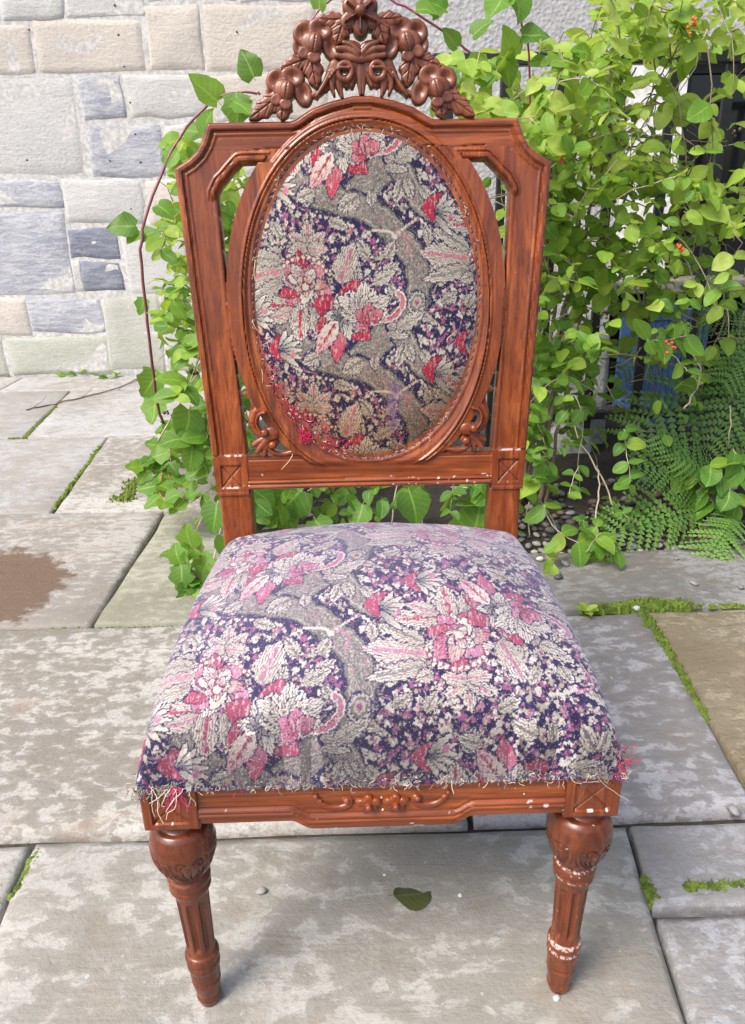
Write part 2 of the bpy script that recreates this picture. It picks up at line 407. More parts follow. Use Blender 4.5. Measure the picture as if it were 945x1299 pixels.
# ------------------------------------------------------------------ ground and paving
g_ = 160.0
ground = mk('ground', [(-g_, -g_, -.022), (g_, -g_, -.022), (g_, g_, -.022), (-g_, g_, -.022)], [[0, 1, 2, 3]],
            plain('joint_grit', (0.045, 0.038, 0.028), 0.95, (90, 0.8, 0.01)))
tag(ground, kind='structure')
paving = tag(empty('paving', (0, 0, 0)), kind='structure')
def flag(q, mat, n=(15, 11), heave=0.0025):
    """q: corners near-left, near-right, far-right, far-left on the ground"""
    q = np.array(q, float); nu, nv = n
    a = np.linspace(0, 1, nu); b = np.linspace(0, 1, nv)
    ed = 0.012
    a = np.concatenate([[0, 0.012], a[1:-1], [0.988, 1]]); b = np.concatenate([[0, .018], b[1:-1], [.982, 1]])
    nu += 2; nv += 2
    A, Bq = np.meshgrid(a, b)
    P = ((1-A)*(1-Bq))[..., None]*q[0]+(A*(1-Bq))[..., None]*q[1]+(A*Bq)[..., None]*q[2]+((1-A)*Bq)[..., None]*q[3]
    s = R.random()*40
    rim = (A <= 0)|(A >= 1)|(Bq <= 0)|(Bq >= 1)
    P[..., 0] += 0.0055*fbm(P[..., 0]*7+s, P[..., 1]*7, s, 3)*(np.minimum(A, 1-A) < .05)
    P[..., 1] += 0.0055*fbm(P[..., 0]*7, P[..., 1]*7+s, s+9, 3)*(np.minimum(Bq, 1-Bq) < .05)
    z = heave*1.1*fbm(P[..., 0]*2.5+s, P[..., 1]*2.5, s, 3)+R.uniform(-1, 1)*0.0015+(A-.5)*R.uniform(-1, 1)*.004+(Bq-.5)*R.uniform(-1, 1)*.003
    z = np.where(rim, z-0.004-0.003*np.abs(vn(P[..., 0]*30, P[..., 1]*30, s)), z)
    V = np.concatenate([P, z[..., None]], -1).reshape(-1, 3)
    fs = gridfaces(nu, nv)
    idx = np.arange(nu*nv).reshape(nv, nu)
    loop = np.concatenate([idx[0, :], idx[1:, -1], idx[-1, -2::-1], idx[-2:0:-1, 0]])
    low = V[loop].copy(); low[:, 2] = -0.045
    k = len(V); m = len(loop)
    sk = np.array([(loop[i], k+i, k+(i+1) % m, loop[(i+1) % m]) for i in range(m)])
    return mk('flagstone', np.concatenate([V, low]), np.concatenate([fs, sk]), mat, paving)
J = 0.0048
def row(y0, y1, xs, mats):
    for i, (m) in enumerate(mats):
        (l0, l1), (r0, r1) = xs[i], xs[i+1]        # joint positions at near and far end
        flag([(l0+J, y0+J), (r0-J, y0+J), (r1-J, y1-J), (l1+J, y1-J)], M[m])
s2 = lambda x: (x, x)
row(4.205, 4.60, [s2(-4.2), s2(-3.1), s2(-2.02), s2(-.75), s2(.3)], ['flag_far', 'flag_a', 'flag_far', 'flag_far'])
row(3.283, 4.200, [s2(-3.6), s2(-2.5), (-1.495, -1.60), s2(-.42)], ['flag_a', 'flag_far', 'flag_far'])
row(2.372, 3.278, [s2(-3.4), s2(-2.1), (-1.035, -1.117), s2(-.47)], ['flag_far', 'flag_far', 'flag_a'])
row(1.624, 2.367, [s2(-2.9), s2(-1.85), (-.667, -.655), s2(-.12)], ['flag_a', 'flag_wet', 'flag_olive'])
row(1.630, 1.97, [s2(-.115), s2(.12), (1.32, 1.36), s2(2.6)], ['flag_dark', 'flag_dark', 'flag_dark'])
row(0.950, 1.618, [s2(-2.6), s2(-1.25), (.17, .17), (.652, .703), s2(1.75), s2(3.0)], ['flag_a', 'flag_a', 'flag_damp', 'flag_gold', 'flag_a'])
row(-.02, 0.938, [s2(-2.5), s2(-1.3), (-.50, -.541), (.335, .425)], ['flag_a', 'flag_big', 'flag_big'])
row(0.775, 0.938, [(.407, .425), s2(.64), s2(1.5)], ['flag_blue', 'flag_blue'])
row(-.02, 0.766, [(.335, .404), s2(1.15), s2(2.2)], ['flag_blue', 'flag_a'])
row(-1.2, -.03, [s2(-2.4), s2(-1.0), s2(.1), s2(1.0), s2(2.2)], ['flag_a', 'flag_big', 'flag_a', 'flag_blue'])

# moss in the joints: tufts of tiny mounds and hairs
def moss(name, path, wid, n, label, hgt=0.012):
    path = np.array(path, float); seg = np.linalg.norm(np.diff(path, axis=0), axis=1); cum = np.concatenate([[0], np.cumsum(seg)])
    mb = MB()
    for _ in range(n):
        t = R.random()*cum[-1]; i = min(len(seg)-1, int(np.searchsorted(cum, t)-1)); i = max(i, 0)
        f = (t-cum[i])/seg[i]; p = path[i]*(1-f)+path[i+1]*f
        w = wid if not callable(wid) else wid(t/cum[-1])
        x = p[0]+R.gauss(0, w*.42); y = p[1]+R.gauss(0, w*.42); r = R.uniform(.0035, .009); h = hgt*R.uniform(.35, 1)
        z0 = -0.010
        V = [(x, y, z0+h+.006)]; 
        for ring, (rr, zz) in enumerate(((.6, .75), (1.0, .1))):
            for k in range(6):
                a = k*math.pi/3+ring*.5+R.random()*.5
                V.append((x+rr*r*math.cos(a)*R.uniform(.8, 1.2), y+rr*r*math.sin(a)*R.uniform(.8, 1.2), z0+(h+.006)*zz))
        Fs = [(0, 1+k, 1+(k+1) % 6) for k in range(6)]+[(1+k, 7+k, 7+(k+1) % 6, 1+(k+1) % 6) for k in range(6)]
        mb.add(V, Fs)
        if R.random() < .3:
            for _k in range(1):
                a = R.random()*6.28; hx, hy = x+r*math.cos(a)*.7, y+r*math.sin(a)*.7; t_ = h+R.uniform(.004, .009)
                mb.add([(hx-.0009, hy, z0+h*.6), (hx+.0009, hy, z0+h*.6), (hx+R.gauss(0, .003), hy+R.gauss(0, .003), z0+t_+.006)], [(0, 1, 2)])
    o = mb.build(name, M['moss'], None)
    return tag(o, label, 'moss', kind='stuff')
g2 = lambda x, y: gnd(x, y)[:2]
moss('moss', [g2(740, 774), g2(800, 770), g2(862, 768), g2(875, 767)], lambda t: 0.012+0.030*math.exp(-((t-.62)/.22)**2), 900, 'bright green moss cushion in the joint in front of the fern', 0.020)
moss('moss', [g2(815, 775), g2(835, 808), g2(870, 866), g2(895, 910)], lambda t: 0.019*(1-t*.7), 620, 'green moss filling the slanting joint beside the golden flagstone', 0.014)
moss('moss', [g2(150, 631), g2(160, 634), g2(172, 610)], 0.035, 240, 'yellow green moss tuft beside the low kerb stone', 0.02)
moss('moss', [g2(128, 565), g2(70, 643)], 0.010, 220, 'thin moss strip in the left slanting joint of the far paving', 0.010)
moss('moss', [g2(72, 515), g2(30, 555), g2(10, 556)], 0.011, 170, 'moss in the joint near the wall at far left', 0.010)
moss('moss', [g2(868, 1126), g2(945, 1123)], 0.009, 260, 'moss strip in the joint at the right edge of the near paving', 0.012)
moss('moss', [g2(818, 1115), g2(828, 1140)], 0.009, 70, 'small moss spot in the joint by the right front leg', 0.010)
moss('moss', [g2(48, 1080), g2(20, 1130)], 0.008, 90, 'dark moss in the joint at the left edge of the near paving', 0.007)
moss('moss', [g2(60, 797), g2(230, 795)], 0.005, 60, 'traces of moss in the long joint left of the seat', 0.007)
moss('moss', [g2(880, 767), g2(945, 766)], 0.006, 60, 'traces of moss in the joint under the fern tip', 0.008)
moss('moss', [gnd(0, 474)[:2], gnd(190, 472)[:2]], 0.02, 260, 'weedy moss along the foot of the ashlar wall', 0.02)

# soil bed with pebbles
nu, nv = 90, 50
A, Bq = np.meshgrid(np.linspace(-.50, 2.6, nu), np.linspace(1.965, 3.42, nv))
edge = np.clip((Bq-1.965)/.12, 0, 1)*np.clip((A+.5)/.1, 0, 1)
zz = -0.022+edge*(0.022+0.02*fbm(A*6, Bq*6, 3.3)+0.05*np.clip((Bq-2.1)/1.2, 0, 1))
bed = mk('soil', np.stack([A, Bq, zz], -1).reshape(-1, 3), gridfaces(nu, nv), M['soil'])
tag(bed, kind='structure')
def soil_z(x, y):
    e = np.clip((y-1.965)/.12, 0, 1)*np.clip((x+.5)/.1, 0, 1)
    return -0.022+e*(0.022+0.02*fbm(x*6, y*6, 3.3)+0.05*np.clip((y-2.1)/1.2, 0, 1))
def pebble_mesh(mat, seed):
    rr = random.Random(seed); nu, nv = 9, 6
    V = [(0, 0, 1)]
    for j in range(1, nv-1):
        ph = math.pi*j/(nv-1)
        for i in range(nu):
            th = 2*math.pi*i/nu; V.append((math.sin(ph)*math.cos(th), math.sin(ph)*math.sin(th), math.cos(ph)))
    V.append((0, 0, -1)); V = np.array(V)
    k = 1+.14*vn(V[:, 0]*1.2+seed*3.1, V[:, 1]*1.2, V[:, 2]*1.2+seed)
    V = V*k[:, None]*np.array([1, rr.uniform(.62, .85), rr.uniform(.42, .62)])
    Fs = [(0, 1+i, 1+(i+1) % nu) for i in range(nu)]
    for j in range(nv-3):
        for i in range(nu):
            a, b_ = 1+j*nu+i, 1+j*nu+(i+1) % nu; Fs.append((a, a+nu, b_+nu, b_))
    l = len(V)-1; Fs += [(l, l-nu+(i+1) % nu, l-nu+i) for i in range(nu)]
    me = bpy.data.meshes.new('pebble'); me.from_pydata([tuple(v) for v in V], [], Fs); me.materials.append(mat)
    for p in me.polygons: p.use_smooth = True
    return me
PM = [pebble_mesh(M['pebbles'][i % 6], i+1) for i in range(18)]
PPALE = [pebble_mesh(M['pebble_pale'], 40+i) for i in range(3)]
def put_pebble(me, x, y, z, r, label, group=None):
    o = bpy.data.objects.new('pebble', me); o.location = (x, y, z+r*.33); o.scale = (r, r, r)
    o.rotation_euler = (R.uniform(-.3, .3), R.uniform(-.3, .3), R.uniform(0, 6.28)); link(o)
    return tag(o, label, 'pebble', group)
taken = []
n_pb = 0
for _ in range(6000):
    if n_pb >= 270: break
    x = R.uniform(.42, 1.30); y = 1.94+abs(R.gauss(0, .22)); r = R.uniform(.008, .021)
    px = proj((x, y, 0)); 
    if px[0] > 960 or y > 2.75: continue
    if any((x-a)**2+(y-b)**2 < (.8*(r+c))**2 for a, b, c in taken): continue
    taken.append((x, y, r)); n_pb += 1
    put_pebble(PM[R.randrange(18)], x, y, float(soil_z(x, max(y, 1.99)))+.002, r, 'small rounded dark pebble lying in the planting bed', 'pebbles of the planting bed')
for (px, py, r, pale, lab) in [
        (880, 742, .0125, 0, 'grey pebble on the dark flagstone below the fern tip'),
        (807, 774, .0125, 1, 'pale pebble lying on the bright moss cushion'),
        (931, 1031, .0125, 0, 'light grey pebble at a joint near the right photo edge'),
        (331, 1133, .0095, 0, 'small grey stone chip on the flagstone under the seat'),
        (858, 710, .010, 0, 'whitish grey pebble caught beside the lower fern frond'),
        (745, 705, .013, 1, 'pale oval pebble where the planting bed meets the dark flagstone'),
        (717, 717, .014, 0, 'flat grey pebble in front of the honeysuckle beside the seat'),
        (708, 734, .013, 2, 'dark pebble on the flagstone nearest the seat corner'),
        (685, 711, .012, 1, 'pale pebble tucked between seat edge and leaves'),
        (940, 747, .012, 0, 'grey pebble at the right photo edge below the fern'),
        (706, 1268, .006, 1, 'tiny white chip beside the right front foot'),
        (584, 1137, .0045, 1, 'tiny pale grit grain right of the fallen leaf'),
        (488, 771+340, .003, 1, 'white speck of grit behind the fallen leaf'),
        (488, 262, .0, 0, '')]:
    if r == 0: continue
    p = gnd(px, py); put_pebble([PM[3], PPALE[0], PM[2]][pale], p[0], p[1], .001, r, lab)

# low worn kerb stone at the left of the bed
def block(name, x0, x1, y0, y1, h, mat, rough=.02, parent=None, z0=-.02):
    nu, nv = 14, 9
    A, Bq = np.meshgrid(np.linspace(-1, 1, nu), np.linspace(-1, 1, nv))
    s = R.random()*30
    e = (1-np.abs(A)**6)*(1-np.abs(Bq)**6)
    X = (x0+x1)/2+(x1-x0)/2*A*(1+.04*vn(A*2, Bq*2, s)); Y = (y0+y1)/2+(y1-y0)/2*Bq*(1+.04*vn(A*2, Bq*2, s+5))
    Z = z0+(h-z0)*np.clip(e*1.6, 0, 1)**.5+rough*fbm(A*2.2+s, Bq*2.2, s)*e
    return mk(name, np.stack([X, Y, Z], -1).reshape(-1, 3), gridfaces(nu, nv), mat, parent)
k0, k1 = gnd(168, 632), gnd(285, 628)
tag(block('kerb_stone', k0[0], k0[0]+.52, k0[1], k0[1]+.24, .075, M['flag_dark'], .012), 'low worn kerb stone at the left end of the bed', 'kerb stone')

# ------------------------------------------------------------------ ashlar wall (left) : stones laid in mortar
WY = 4.62
wall = empty('stone_wall', (-1.2, WY, 0)); tag(wall, 'pale tan and blue grey ashlar wall at the back left', 'wall')
mb = MB(); mb.box((-5.2, WY, -.05), (1.4, WY+.35, 3.4)); mb.build('mortar', M['mortar'], wall, smooth=False)
def stone(x0, x1, z0, z1, mat):
    nu, nv = 9, 7
    a = np.array([-1, -.965, -.86, -.5, 0, .5, .86, .965, 1]); b = np.array([-1, -.94, -.7, 0, .7, .94, 1])
    A, Bq = np.meshgrid(a, b); s = R.random()*50
    cx, cz, hx, hz = (x0+x1)/2, (z0+z1)/2, (x1-x0)/2, (z1-z0)/2
    X = cx+hx*A; Z = cz+hz*Bq
    jx = .016*fbm(X*7+s, Z*7, s, 3); jz = .016*fbm(X*7, Z*7+s, s+4, 3)
    rim = (np.abs(A) == 1)|(np.abs(Bq) == 1)
    near = (np.abs(A) > .95)|(np.abs(Bq) > .93)
    Y = np.where(rim, .004, np.where(near, -.0015, -.004+.010*fbm(X*8+s, Z*8, s, 3)))
    V = np.stack([X+jx, WY+Y, Z+jz], -1).reshape(-1, 3)
    return mk('stone', V, gridfaces(nu, nv), M[mat], wall)
def wz(x0, y0, x1, y1, mat):                 # measured from the photograph
    a, b, c, d = atY(x0, y0, WY), atY(x1, y1, WY), atY(x0, y1, WY), atY(x1, y0, WY)
    g = -.0005
    stone((a[0]+c[0])/2+g, (b[0]+d[0])/2-g, (b[2]+c[2])/2+g, (a[2]+d[2])/2-g, mat)
for q in [(0, -22, 79, 25, 'ash_pale'), (-90, -22, -2, 25, 'ash_tan'), (81, -22, 183, 20, 'ash_pale'), (186, 3, 257, 90, 'ash_tan'), (258, 3, 400, 90, 'ash_tan'), (186, -40, 300, 1, 'ash_tan'), (302, -40, 430, 1, 'ash_pale'),
          (401, 2, 560, 88, 'ash_tan'), (432, -40, 560, 0, 'ash_tan'),
          (-60, 29, 41, 95, 'ash_tan'), (44, 25, 184, 92, 'ash_tan'),
          (-80, 98, 103, 224, 'ash_pale'), (105, 96, 158, 153, 'ash_blue'), (160, 94, 262, 151, 'ash_pale'), (264, 93, 420, 151, 'ash_tan'), (422, 91, 560, 150, 'ash_pale'),
          (113, 157, 208, 225, 'ash_blue'), (210, 154, 330, 225, 'ash_pale'), (332, 154, 560, 223, 'ash_tan'),
          (-40, 228, 79, 264, 'ash_blue'), (82, 227, 182, 285, 'ash_pale'), (184, 227, 330, 285, 'ash_tan'), (332, 226, 560, 285, 'ash_pale'),
          (-50, 267, 92, 375, 'ash_blue'), (87, 288, 150, 327, 'ash_dark'), (105, 331, 157, 369, 'ash_dark'), (158, 289, 240, 372, 'ash_pale'), (242, 288, 560, 372, 'ash_pale'),
          (-40, 377, 36, 426, 'ash_tan'), (36, 377, 131, 423, 'ash_blue'), (133, 373, 206, 472, 'ash_moss'), (208, 374, 360, 472, 'ash_moss'), (362, 374, 560, 472, 'ash_pale'),
          (10, 427, 139, 476, 'ash_moss'), (-90, 428, 8, 476, 'ash_moss'), (94, 329, 104, 368, 'ash_pale')]:
    wz(*q)
# courses beyond the frame
zs = [0.02, .27, .50, .74, 1.0, 1.3, 1.56, 1.86, 2.16, 2.5, 2.85, 3.2, 3.4]
xl = float(atY(-90, 300, WY)[0])
for i in range(len(zs)-1):
    x = -5.15
    while x < xl-.3:
        w = R.uniform(.35, .75)
        x1 = min(x+w, xl-.08)
        if x1-x > .12: stone(x+.006, x1-.006, zs[i]+.006, zs[i+1]-.006, R.choice(['ash_tan', 'ash_pale', 'ash_pale', 'ash_blue']))
        x += w
ztop = float(atY(100, -42, WY)[2])
for z0, z1 in ((ztop, ztop+.28), (ztop+.28, ztop+.56), (ztop+.56, 3.4)):
    x = xl
    while x < 1.3:
        w = R.uniform(.4, .8); stone(x+.006, min(x+w, 1.39)-.006, z0+.006, z1-.006, R.choice(['ash_tan', 'ash_pale'])); x += w
# old nail holes in the stone
mb = MB()
for (x, y) in [(36, 37), (150, 44), (157, 84), (145, 6), (165, 130), (34, 203), (66, 203), (98, 199), (139, 204), (178, 206), (255, 167), (171, 170), (166, 265), (222, 62), (300, 40), (0, 206)]:
    p = atY(x, y, WY-.009); r = R.uniform(.004, .007)
    V = [(p[0]+r*math.cos(k), p[1]+.004, p[2]+r*.85*math.sin(k)) for k in np.linspace(0, 2*math.pi, 8)[:-1]]+[(p[0]+.8*r*math.cos(k), p[1]+.02, p[2]+.7*r*math.sin(k)) for k in np.linspace(0, 2*math.pi, 8)[:-1]]
    mb.add(V, [tuple(range(6, -1, -1))]+[(k, (k+1) % 7, 7+(k+1) % 7, 7+k) for k in range(7)])
mb.build('nail_stub', M['iron'], wall)

# ------------------------------------------------------------------ rendered house wall on the right, with a dark window and a recess below
HY = 3.42
xe = float(atY(478, 60, HY)[0]); xw = float(atY(862, 180, HY)[0]); zsill = float(atY(900, 352, HY)[2]); zwt = float(atY(900, 66, HY)[2])
xr = float(atY(768, 450, HY)[0])
house = empty('house_wall', ((xe+3)/2, HY, 0)); tag(house, 'grey pebbledashed house wall with a dark window behind the honeysuckle', 'house')
xw1 = xw+1.0
mb = MB()
mb.box((xe, HY, -.05), (xr, HY+.3, zsill-.06)); mb.box((xe, HY, zsill-.06), (xw, HY+.3, 3.2)); mb.box((xw, HY, zwt), (xw1, HY+.3, 3.2)); mb.box((xw1, HY, -.05), (4.0, HY+.3, 3.2))
mb.build('wall_face', M['render'], house, smooth=False)
mb = MB(); mb.box((xr-.1, HY+1.1, -.05), (xw1+.1, HY+1.15, zsill)); mb.box((xr-.1, HY+.3, -.05), (xr, HY+1.1, zsill)); mb.box((xw1, HY+.3, -.05), (xw1+.1, HY+1.1, zsill)); mb.box((xr-.1, HY+.3, zsill-.06), (xw1+.1, HY+1.15, zsill))
mb.build('recess', plain('shade_dark_stone', (0.03, 0.03, 0.028), 0.9, (30, .7, .01)), house, smooth=False)  # near-black walls: the opening's shade is put into their colour
mb = MB(); mb.box((xr-.05, HY-.07, zsill-.058), (xw1+.06, HY+.25, zsill)); bevel(mb.build('sill', M['sill'], house, smooth=False), .008)
win = mb = None
mb = MB()
fz0, fz1 = zsill, zwt
for (a, b, c, d) in [(xw, xw+.06, fz0, fz1), (xw1-.06, xw1, fz0, fz1), (xw+.06, xw1-.06, fz0, fz0+.06), (xw+.06, xw1-.06, fz1-.06, fz1), ((xw+xw1)/2-.02, (xw+xw1)/2+.02, fz0+.06, fz1-.06)]:
    mb.box((a, HY+.10, c), (b, HY+.16, d))
win = mb.build('window', M['iron'], house, smooth=False)
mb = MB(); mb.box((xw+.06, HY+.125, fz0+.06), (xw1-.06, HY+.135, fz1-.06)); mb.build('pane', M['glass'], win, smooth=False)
mb = MB(); mb.box((xw+.06, HY+.30, fz0), (xw1-.06, HY+.305, fz1)); mb.build('dark_backing', plain('dark_room', (.01, .01, .011)), win, smooth=False)  # near-black sheet, the unlit room's darkness put into its colour
mb = MB(); xj = float(atY(796, 150, HY)[0]); mb.box((xj, HY-.014, zsill+.004), (xw-.002, HY-.001, float(atY(830, 84, HY)[2]))); mb.build('painted_surround', M['white_paint'], house, smooth=False)

# black iron railing
RY = 2.80
rail = empty('iron_railing', (1.0, RY, 0)); tag(rail, 'black iron railing overgrown by the honeysuckle', 'railing')
zr = float(atY(700, 73, RY)[2]); x0 = float(atY(548, 78, RY)[0]); 
mb = MB(); mb.box((x0, RY-.012, zr-.022), (3.2, RY+.026, zr+.016)); bevel(mb.build('top_rail', M['iron'], rail, smooth=False), .004)
mb = MB(); mb.box((x0, RY-.010, .16), (3.2, RY+.022, .19)); bevel(mb.build('bottom_rail', M['iron'], rail, smooth=False), .004)
bx = float(atY(712, 120, RY)[0]); sp_ = float(atY(783, 120, RY)[0])-bx
for k in range(-2, 9):
    x = bx+k*sp_
    if x < x0+.01: continue
    mb = MB(); mb.box((x-.016, RY-.004, .02), (x+.016, RY+.018, zr-.02)); bevel(mb.build('baluster', M['iron'], rail, smooth=False), .003)

# blue slatted crate inside the railing
c0, c1 = atY(800, 550, 3.12), atY(882, 550, 3.12); ztopb = float(atY(830, 392, 3.12)[2]); zb0 = float(c0[2])
crate = empty('plastic_crate', ((c0[0]+c1[0])/2, 3.25, zb0)); tag(crate, 'blue slatted plastic crate behind the ferns and railing', 'crate')
mb = MB(); mb.box((c0[0], 3.12, zb0), (c1[0], 3.42-.02, zb0+.10)); bevel(mb.build('base', M['blue'], crate, smooth=False), .008)
mb = MB(); mb.box((c0[0], 3.12, ztopb-.05), (c1[0], 3.14, ztopb)); bevel(mb.build('rim', M['blue'], crate, smooth=False), .005)
mb = MB(); mb.box((c0[0], 3.38, zb0+.1), (c1[0], 3.40, ztopb)); bevel(mb.build('back_panel', M['blue'], crate, smooth=False), .005)
ns = 11
for k in range(ns):
    xx = c0[0]+(c1[0]-c0[0])*(k+.1)/ns; ww = (c1[0]-c0[0])/ns*.62
    mb = MB(); mb.box((xx, 3.125, zb0+.10), (xx+ww, 3.14, ztopb-.05)); mb.build('slat', M['blue'], crate, smooth=False)
if zb0 > 0.03:
    mb = MB(); mb.box((c0[0]-.1, 3.05, -.03), (c1[0]+.25, 3.41, zb0-.002)); tag(bevel(mb.build('stone_step', M['sill'], None, smooth=False), .01), 'dark stone step carrying the blue crate', 'step')
# rough rocks at the foot of the wall
for (px, py, w, h, lab) in [(668, 470, .22, .34, 'rough whitish boulder behind the chair back right post'), (726, 478, .26, .40, 'large rough grey boulder behind the honeysuckle stems'), (700, 520, .3, .16, 'low pale boulder in front of the larger ones')]:
    c = atY(px, py, 3.0 if h > .2 else 2.9)
    tag(block('boulder', c[0]-w/2, c[0]+w/2, c[1]-.12, c[1]+.14, max(.1, c[2]+h/2), M['rock'], .05), lab, 'boulder')

# ------------------------------------------------------------------ relief modelling: outline function F(u,v)>0, height H(u,v)
def poly_sdf(P):
    P = np.asarray(P, float); Q = np.roll(P, -1, axis=0)
    def f(u, v):
        d2 = np.full(np.shape(u), 1e9); ins = np.zeros(np.shape(u), bool)
        for (ax, ay), (bx_, by) in zip(P, Q):
            ex, ey = bx_-ax, by-ay; wx, wy = u-ax, v-ay
            t = np.clip((wx*ex+wy*ey)/(ex*ex+ey*ey+1e-18), 0, 1)
            d2 = np.minimum(d2, (wx-t*ex)**2+(wy-t*ey)**2)
            c = ((ay <= v) & (by > v)) | ((by <= v) & (ay > v))
            with np.errstate(divide='ignore', invalid='ignore'):
                xi = ax+(v-ay)/(by-ay+1e-18)*(bx_-ax)
            ins ^= c & (u < xi)
        return np.where(ins, 1, -1)*np.sqrt(d2)
    return f
def ell(a, b, cu_, cv_, n=2.0, ang=0.0):
    ca, sa = math.cos(ang), math.sin(ang)
    def f(u, v):
        du, dv = u-cu_, v-cv_; x = ca*du+sa*dv; y = -sa*du+ca*dv
        x = np.abs(x)+1e-9; y = np.abs(y)+1e-9
        r = ((x/a)**n+(y/b)**n)**(1/n)
        gx = (x/a)**(n-1)/a*r**(1-n); gy = (y/b)**(n-1)/b*r**(1-n)
        return (1-r)/np.sqrt(gx*gx+gy*gy)
    return f
def sst(a, b, x): t = np.clip((x-a)/(b-a), 0, 1); return t*t*(3-2*t)
def bead(d, c, w, h): t = np.clip(1-((d-c)/w)**2, 0, 1); return h*np.sqrt(t)
_al = math.atan(SL); EN = np.array([0, -math.cos(_al), math.sin(_al)])
def back_pt(u, v, h):
    u = np.asarray(u, float)
    return np.stack([CX+u+0*v, YL+SL*(v-ZL)+h*EN[1]+0*u, v+h*EN[2]+0*u], -1)
def front_pt(u, v, h):
    return np.stack([CX+u, YF-h+0*u, v+0*u], -1)
def relief(specs, F, H, bounds, step, pt, thick, parent, label=None, paint=None, back=True):
    """specs: list of (name, material, parent) per label value; returns objects"""
    u0, u1, v0, v1 = bounds
    nu, nv = int((u1-u0)/step)+2, int((v1-v0)/step)+2
    U, V = np.meshgrid(u0+step*np.arange(nu), v0+step*np.arange(nv))
    U, V = U.ravel(), V.ravel()
    f = F(U, V); ins = f > 0
    q = gridfaces(nu, nv); keep = ins[q].any(1); q = q[keep]
    used = np.zeros(len(U), bool); used[q.ravel()] = True
    mv = np.where(used & ~ins)[0]
    e = step*.2
    for _ in range(3):
        u, v = U[mv], V[mv]; ff = F(u, v)
        gx = (F(u+e, v)-F(u-e, v))/(2*e); gy = (F(u, v+e)-F(u, v-e))/(2*e); g2_ = gx*gx+gy*gy+1e-6
        dx, dy = -ff*gx/g2_, -ff*gy/g2_; l = np.sqrt(dx*dx+dy*dy)+1e-12; k = np.minimum(1, step*1.2/l)
        U[mv] += dx*k; V[mv] += dy*k
    idx = np.full(len(U), -1); idx[used] = np.arange(used.sum()); q = idx[q]; U, V = U[used], V[used]
    h = H(U, V)
    lab = np.zeros(len(q), int) if label is None else label(U[q].mean(1), V[q].mean(1))
    E_ = np.concatenate([q[:, [0, 1]], q[:, [1, 2]], q[:, [2, 3]], q[:, [3, 0]]]); EL = np.tile(lab, 4)
    key = np.sort(E_, 1); key = key[:, 0]*len(U)+key[:, 1]
    _, inv, cnt = np.unique(key, return_inverse=True, return_counts=True)
    bd = cnt[inv] == 1; BE, BL = E_[bd], EL[bd]
    out = []
    top = pt(U, V, h); bot = pt(U, V, np.full(len(U), -thick)); n = len(U)
    pa = None if paint is None else paint(U, V)
    for i, (name, mat, par) in enumerate(specs):
        qq = q[lab == i]; be = BE[BL == i]
        allf = [qq, np.stack([be[:, 1], be[:, 0], be[:, 0]+n, be[:, 1]+n], 1)]
        if back: allf.append(qq[:, ::-1]+n)
        Fc = np.concatenate(allf); ids, inv2 = np.unique(Fc.ravel(), return_inverse=True)
        allv = np.concatenate([top, bot])[ids]
        at = None if pa is None else {'paint': np.concatenate([pa, pa*0])[ids]}
        o = mk(name, allv, inv2.reshape(-1, 4), mat, par, True, at)
        try: o.data.set_sharp_from_angle(angle=rad(50))
        except Exception: pass
        out.append(o)
    return out

chair = empty('chair', (CX, 0.83, 0))
tag(chair, 'carved mahogany side chair with worn floral tapestry seat and oval back', 'chair')

# outline of the back, left/right pairs measured in the photograph
half = [Bm(a, b) for a, b in [((420, 129.5), (502, 127)), ((398, 138), (526, 135)), ((386, 146.5), (538, 142)), ((378, 152), (547, 148)), ((370, 154.5), (553, 150.5)), ((263, 157), (657, 148.5)),
        ((260.5, 168), (661, 160)), ((257, 180), (666, 173)), ((250, 192), (672, 185)), ((240, 201), (682, 195)), ((223, 212), (701, 207)), ((274, 577), (672, 570))]]
half = np.array(half); topv = B(460, 121.5)[1]
vb = float(Bm((279, 629), (668, 619))[1])
ub = half[-1][0]+(half[-2][0]-half[-1][0])*(vb-half[-1][1])/(half[-2][1]-half[-1][1])
half = np.vstack([[[0.012, topv]], half, [[ub, vb]]])
outer = poly_sdf(np.vstack([half*[-1, 1], half[::-1]]))
sl_ = np.array([Bm(a, b) for a, b in [((332, 205.5), (594, 202)), ((307, 206.5), (619, 202)), ((303, 210), (622, 206)), ((297, 217), (629, 212)), ((290, 226), (636, 220)), ((282, 233), (643, 228)), ((276, 246), (649, 240)),
        ((288, 366), (642, 366)), ((298, 427), (640, 427)), ((315.5, 577), (627, 573))]])
slotL = np.vstack([sl_, [[0, sl_[-1][1]], [0, sl_[0][1]]]])
slot_r = poly_sdf(slotL); slot = lambda u, v: slot_r(np.abs(u), v)
c_t, c_b = B(466, 161.5), B(466, 581); l_, r_ = B(322, 370), B(609.5, 370)
OC = float((c_t[1]+c_b[1])/2); OB = float((c_t[1]-c_b[1])/2); OA = float((r_[0]-l_[0])/2)
oval = ell(OA, OB, 0, OC, 2.08)
ro = Bm((293, 400), (640, 398))[0]
ring = ell(float(ro)+.0015, OB+.030, 0, OC, 2.12)
vrail = float(sl_[-1][1]); vbot = float(Bm((320, 621), (625, 613))[1])
uin = float(Bm((319, 610), (628, 604))[0])
oline = ell(OA+.0145, OB+.0195, 0, OC-.0095, 2.1)
def Fback(u, v):
    s = -slot(u, v); r = ring(u, v)
    f = np.minimum(outer(u, v), np.maximum(s, r))
    f = np.minimum(f, -(oval(u, v)-.006))
    # below the bottom rail only the posts' blocks go on
    f = np.minimum(f, np.maximum(v-vbot, np.abs(u)-uin))
    return f
ublk = (uin+ub)/2+.001; vblk = (vrail+vb)/2-.001
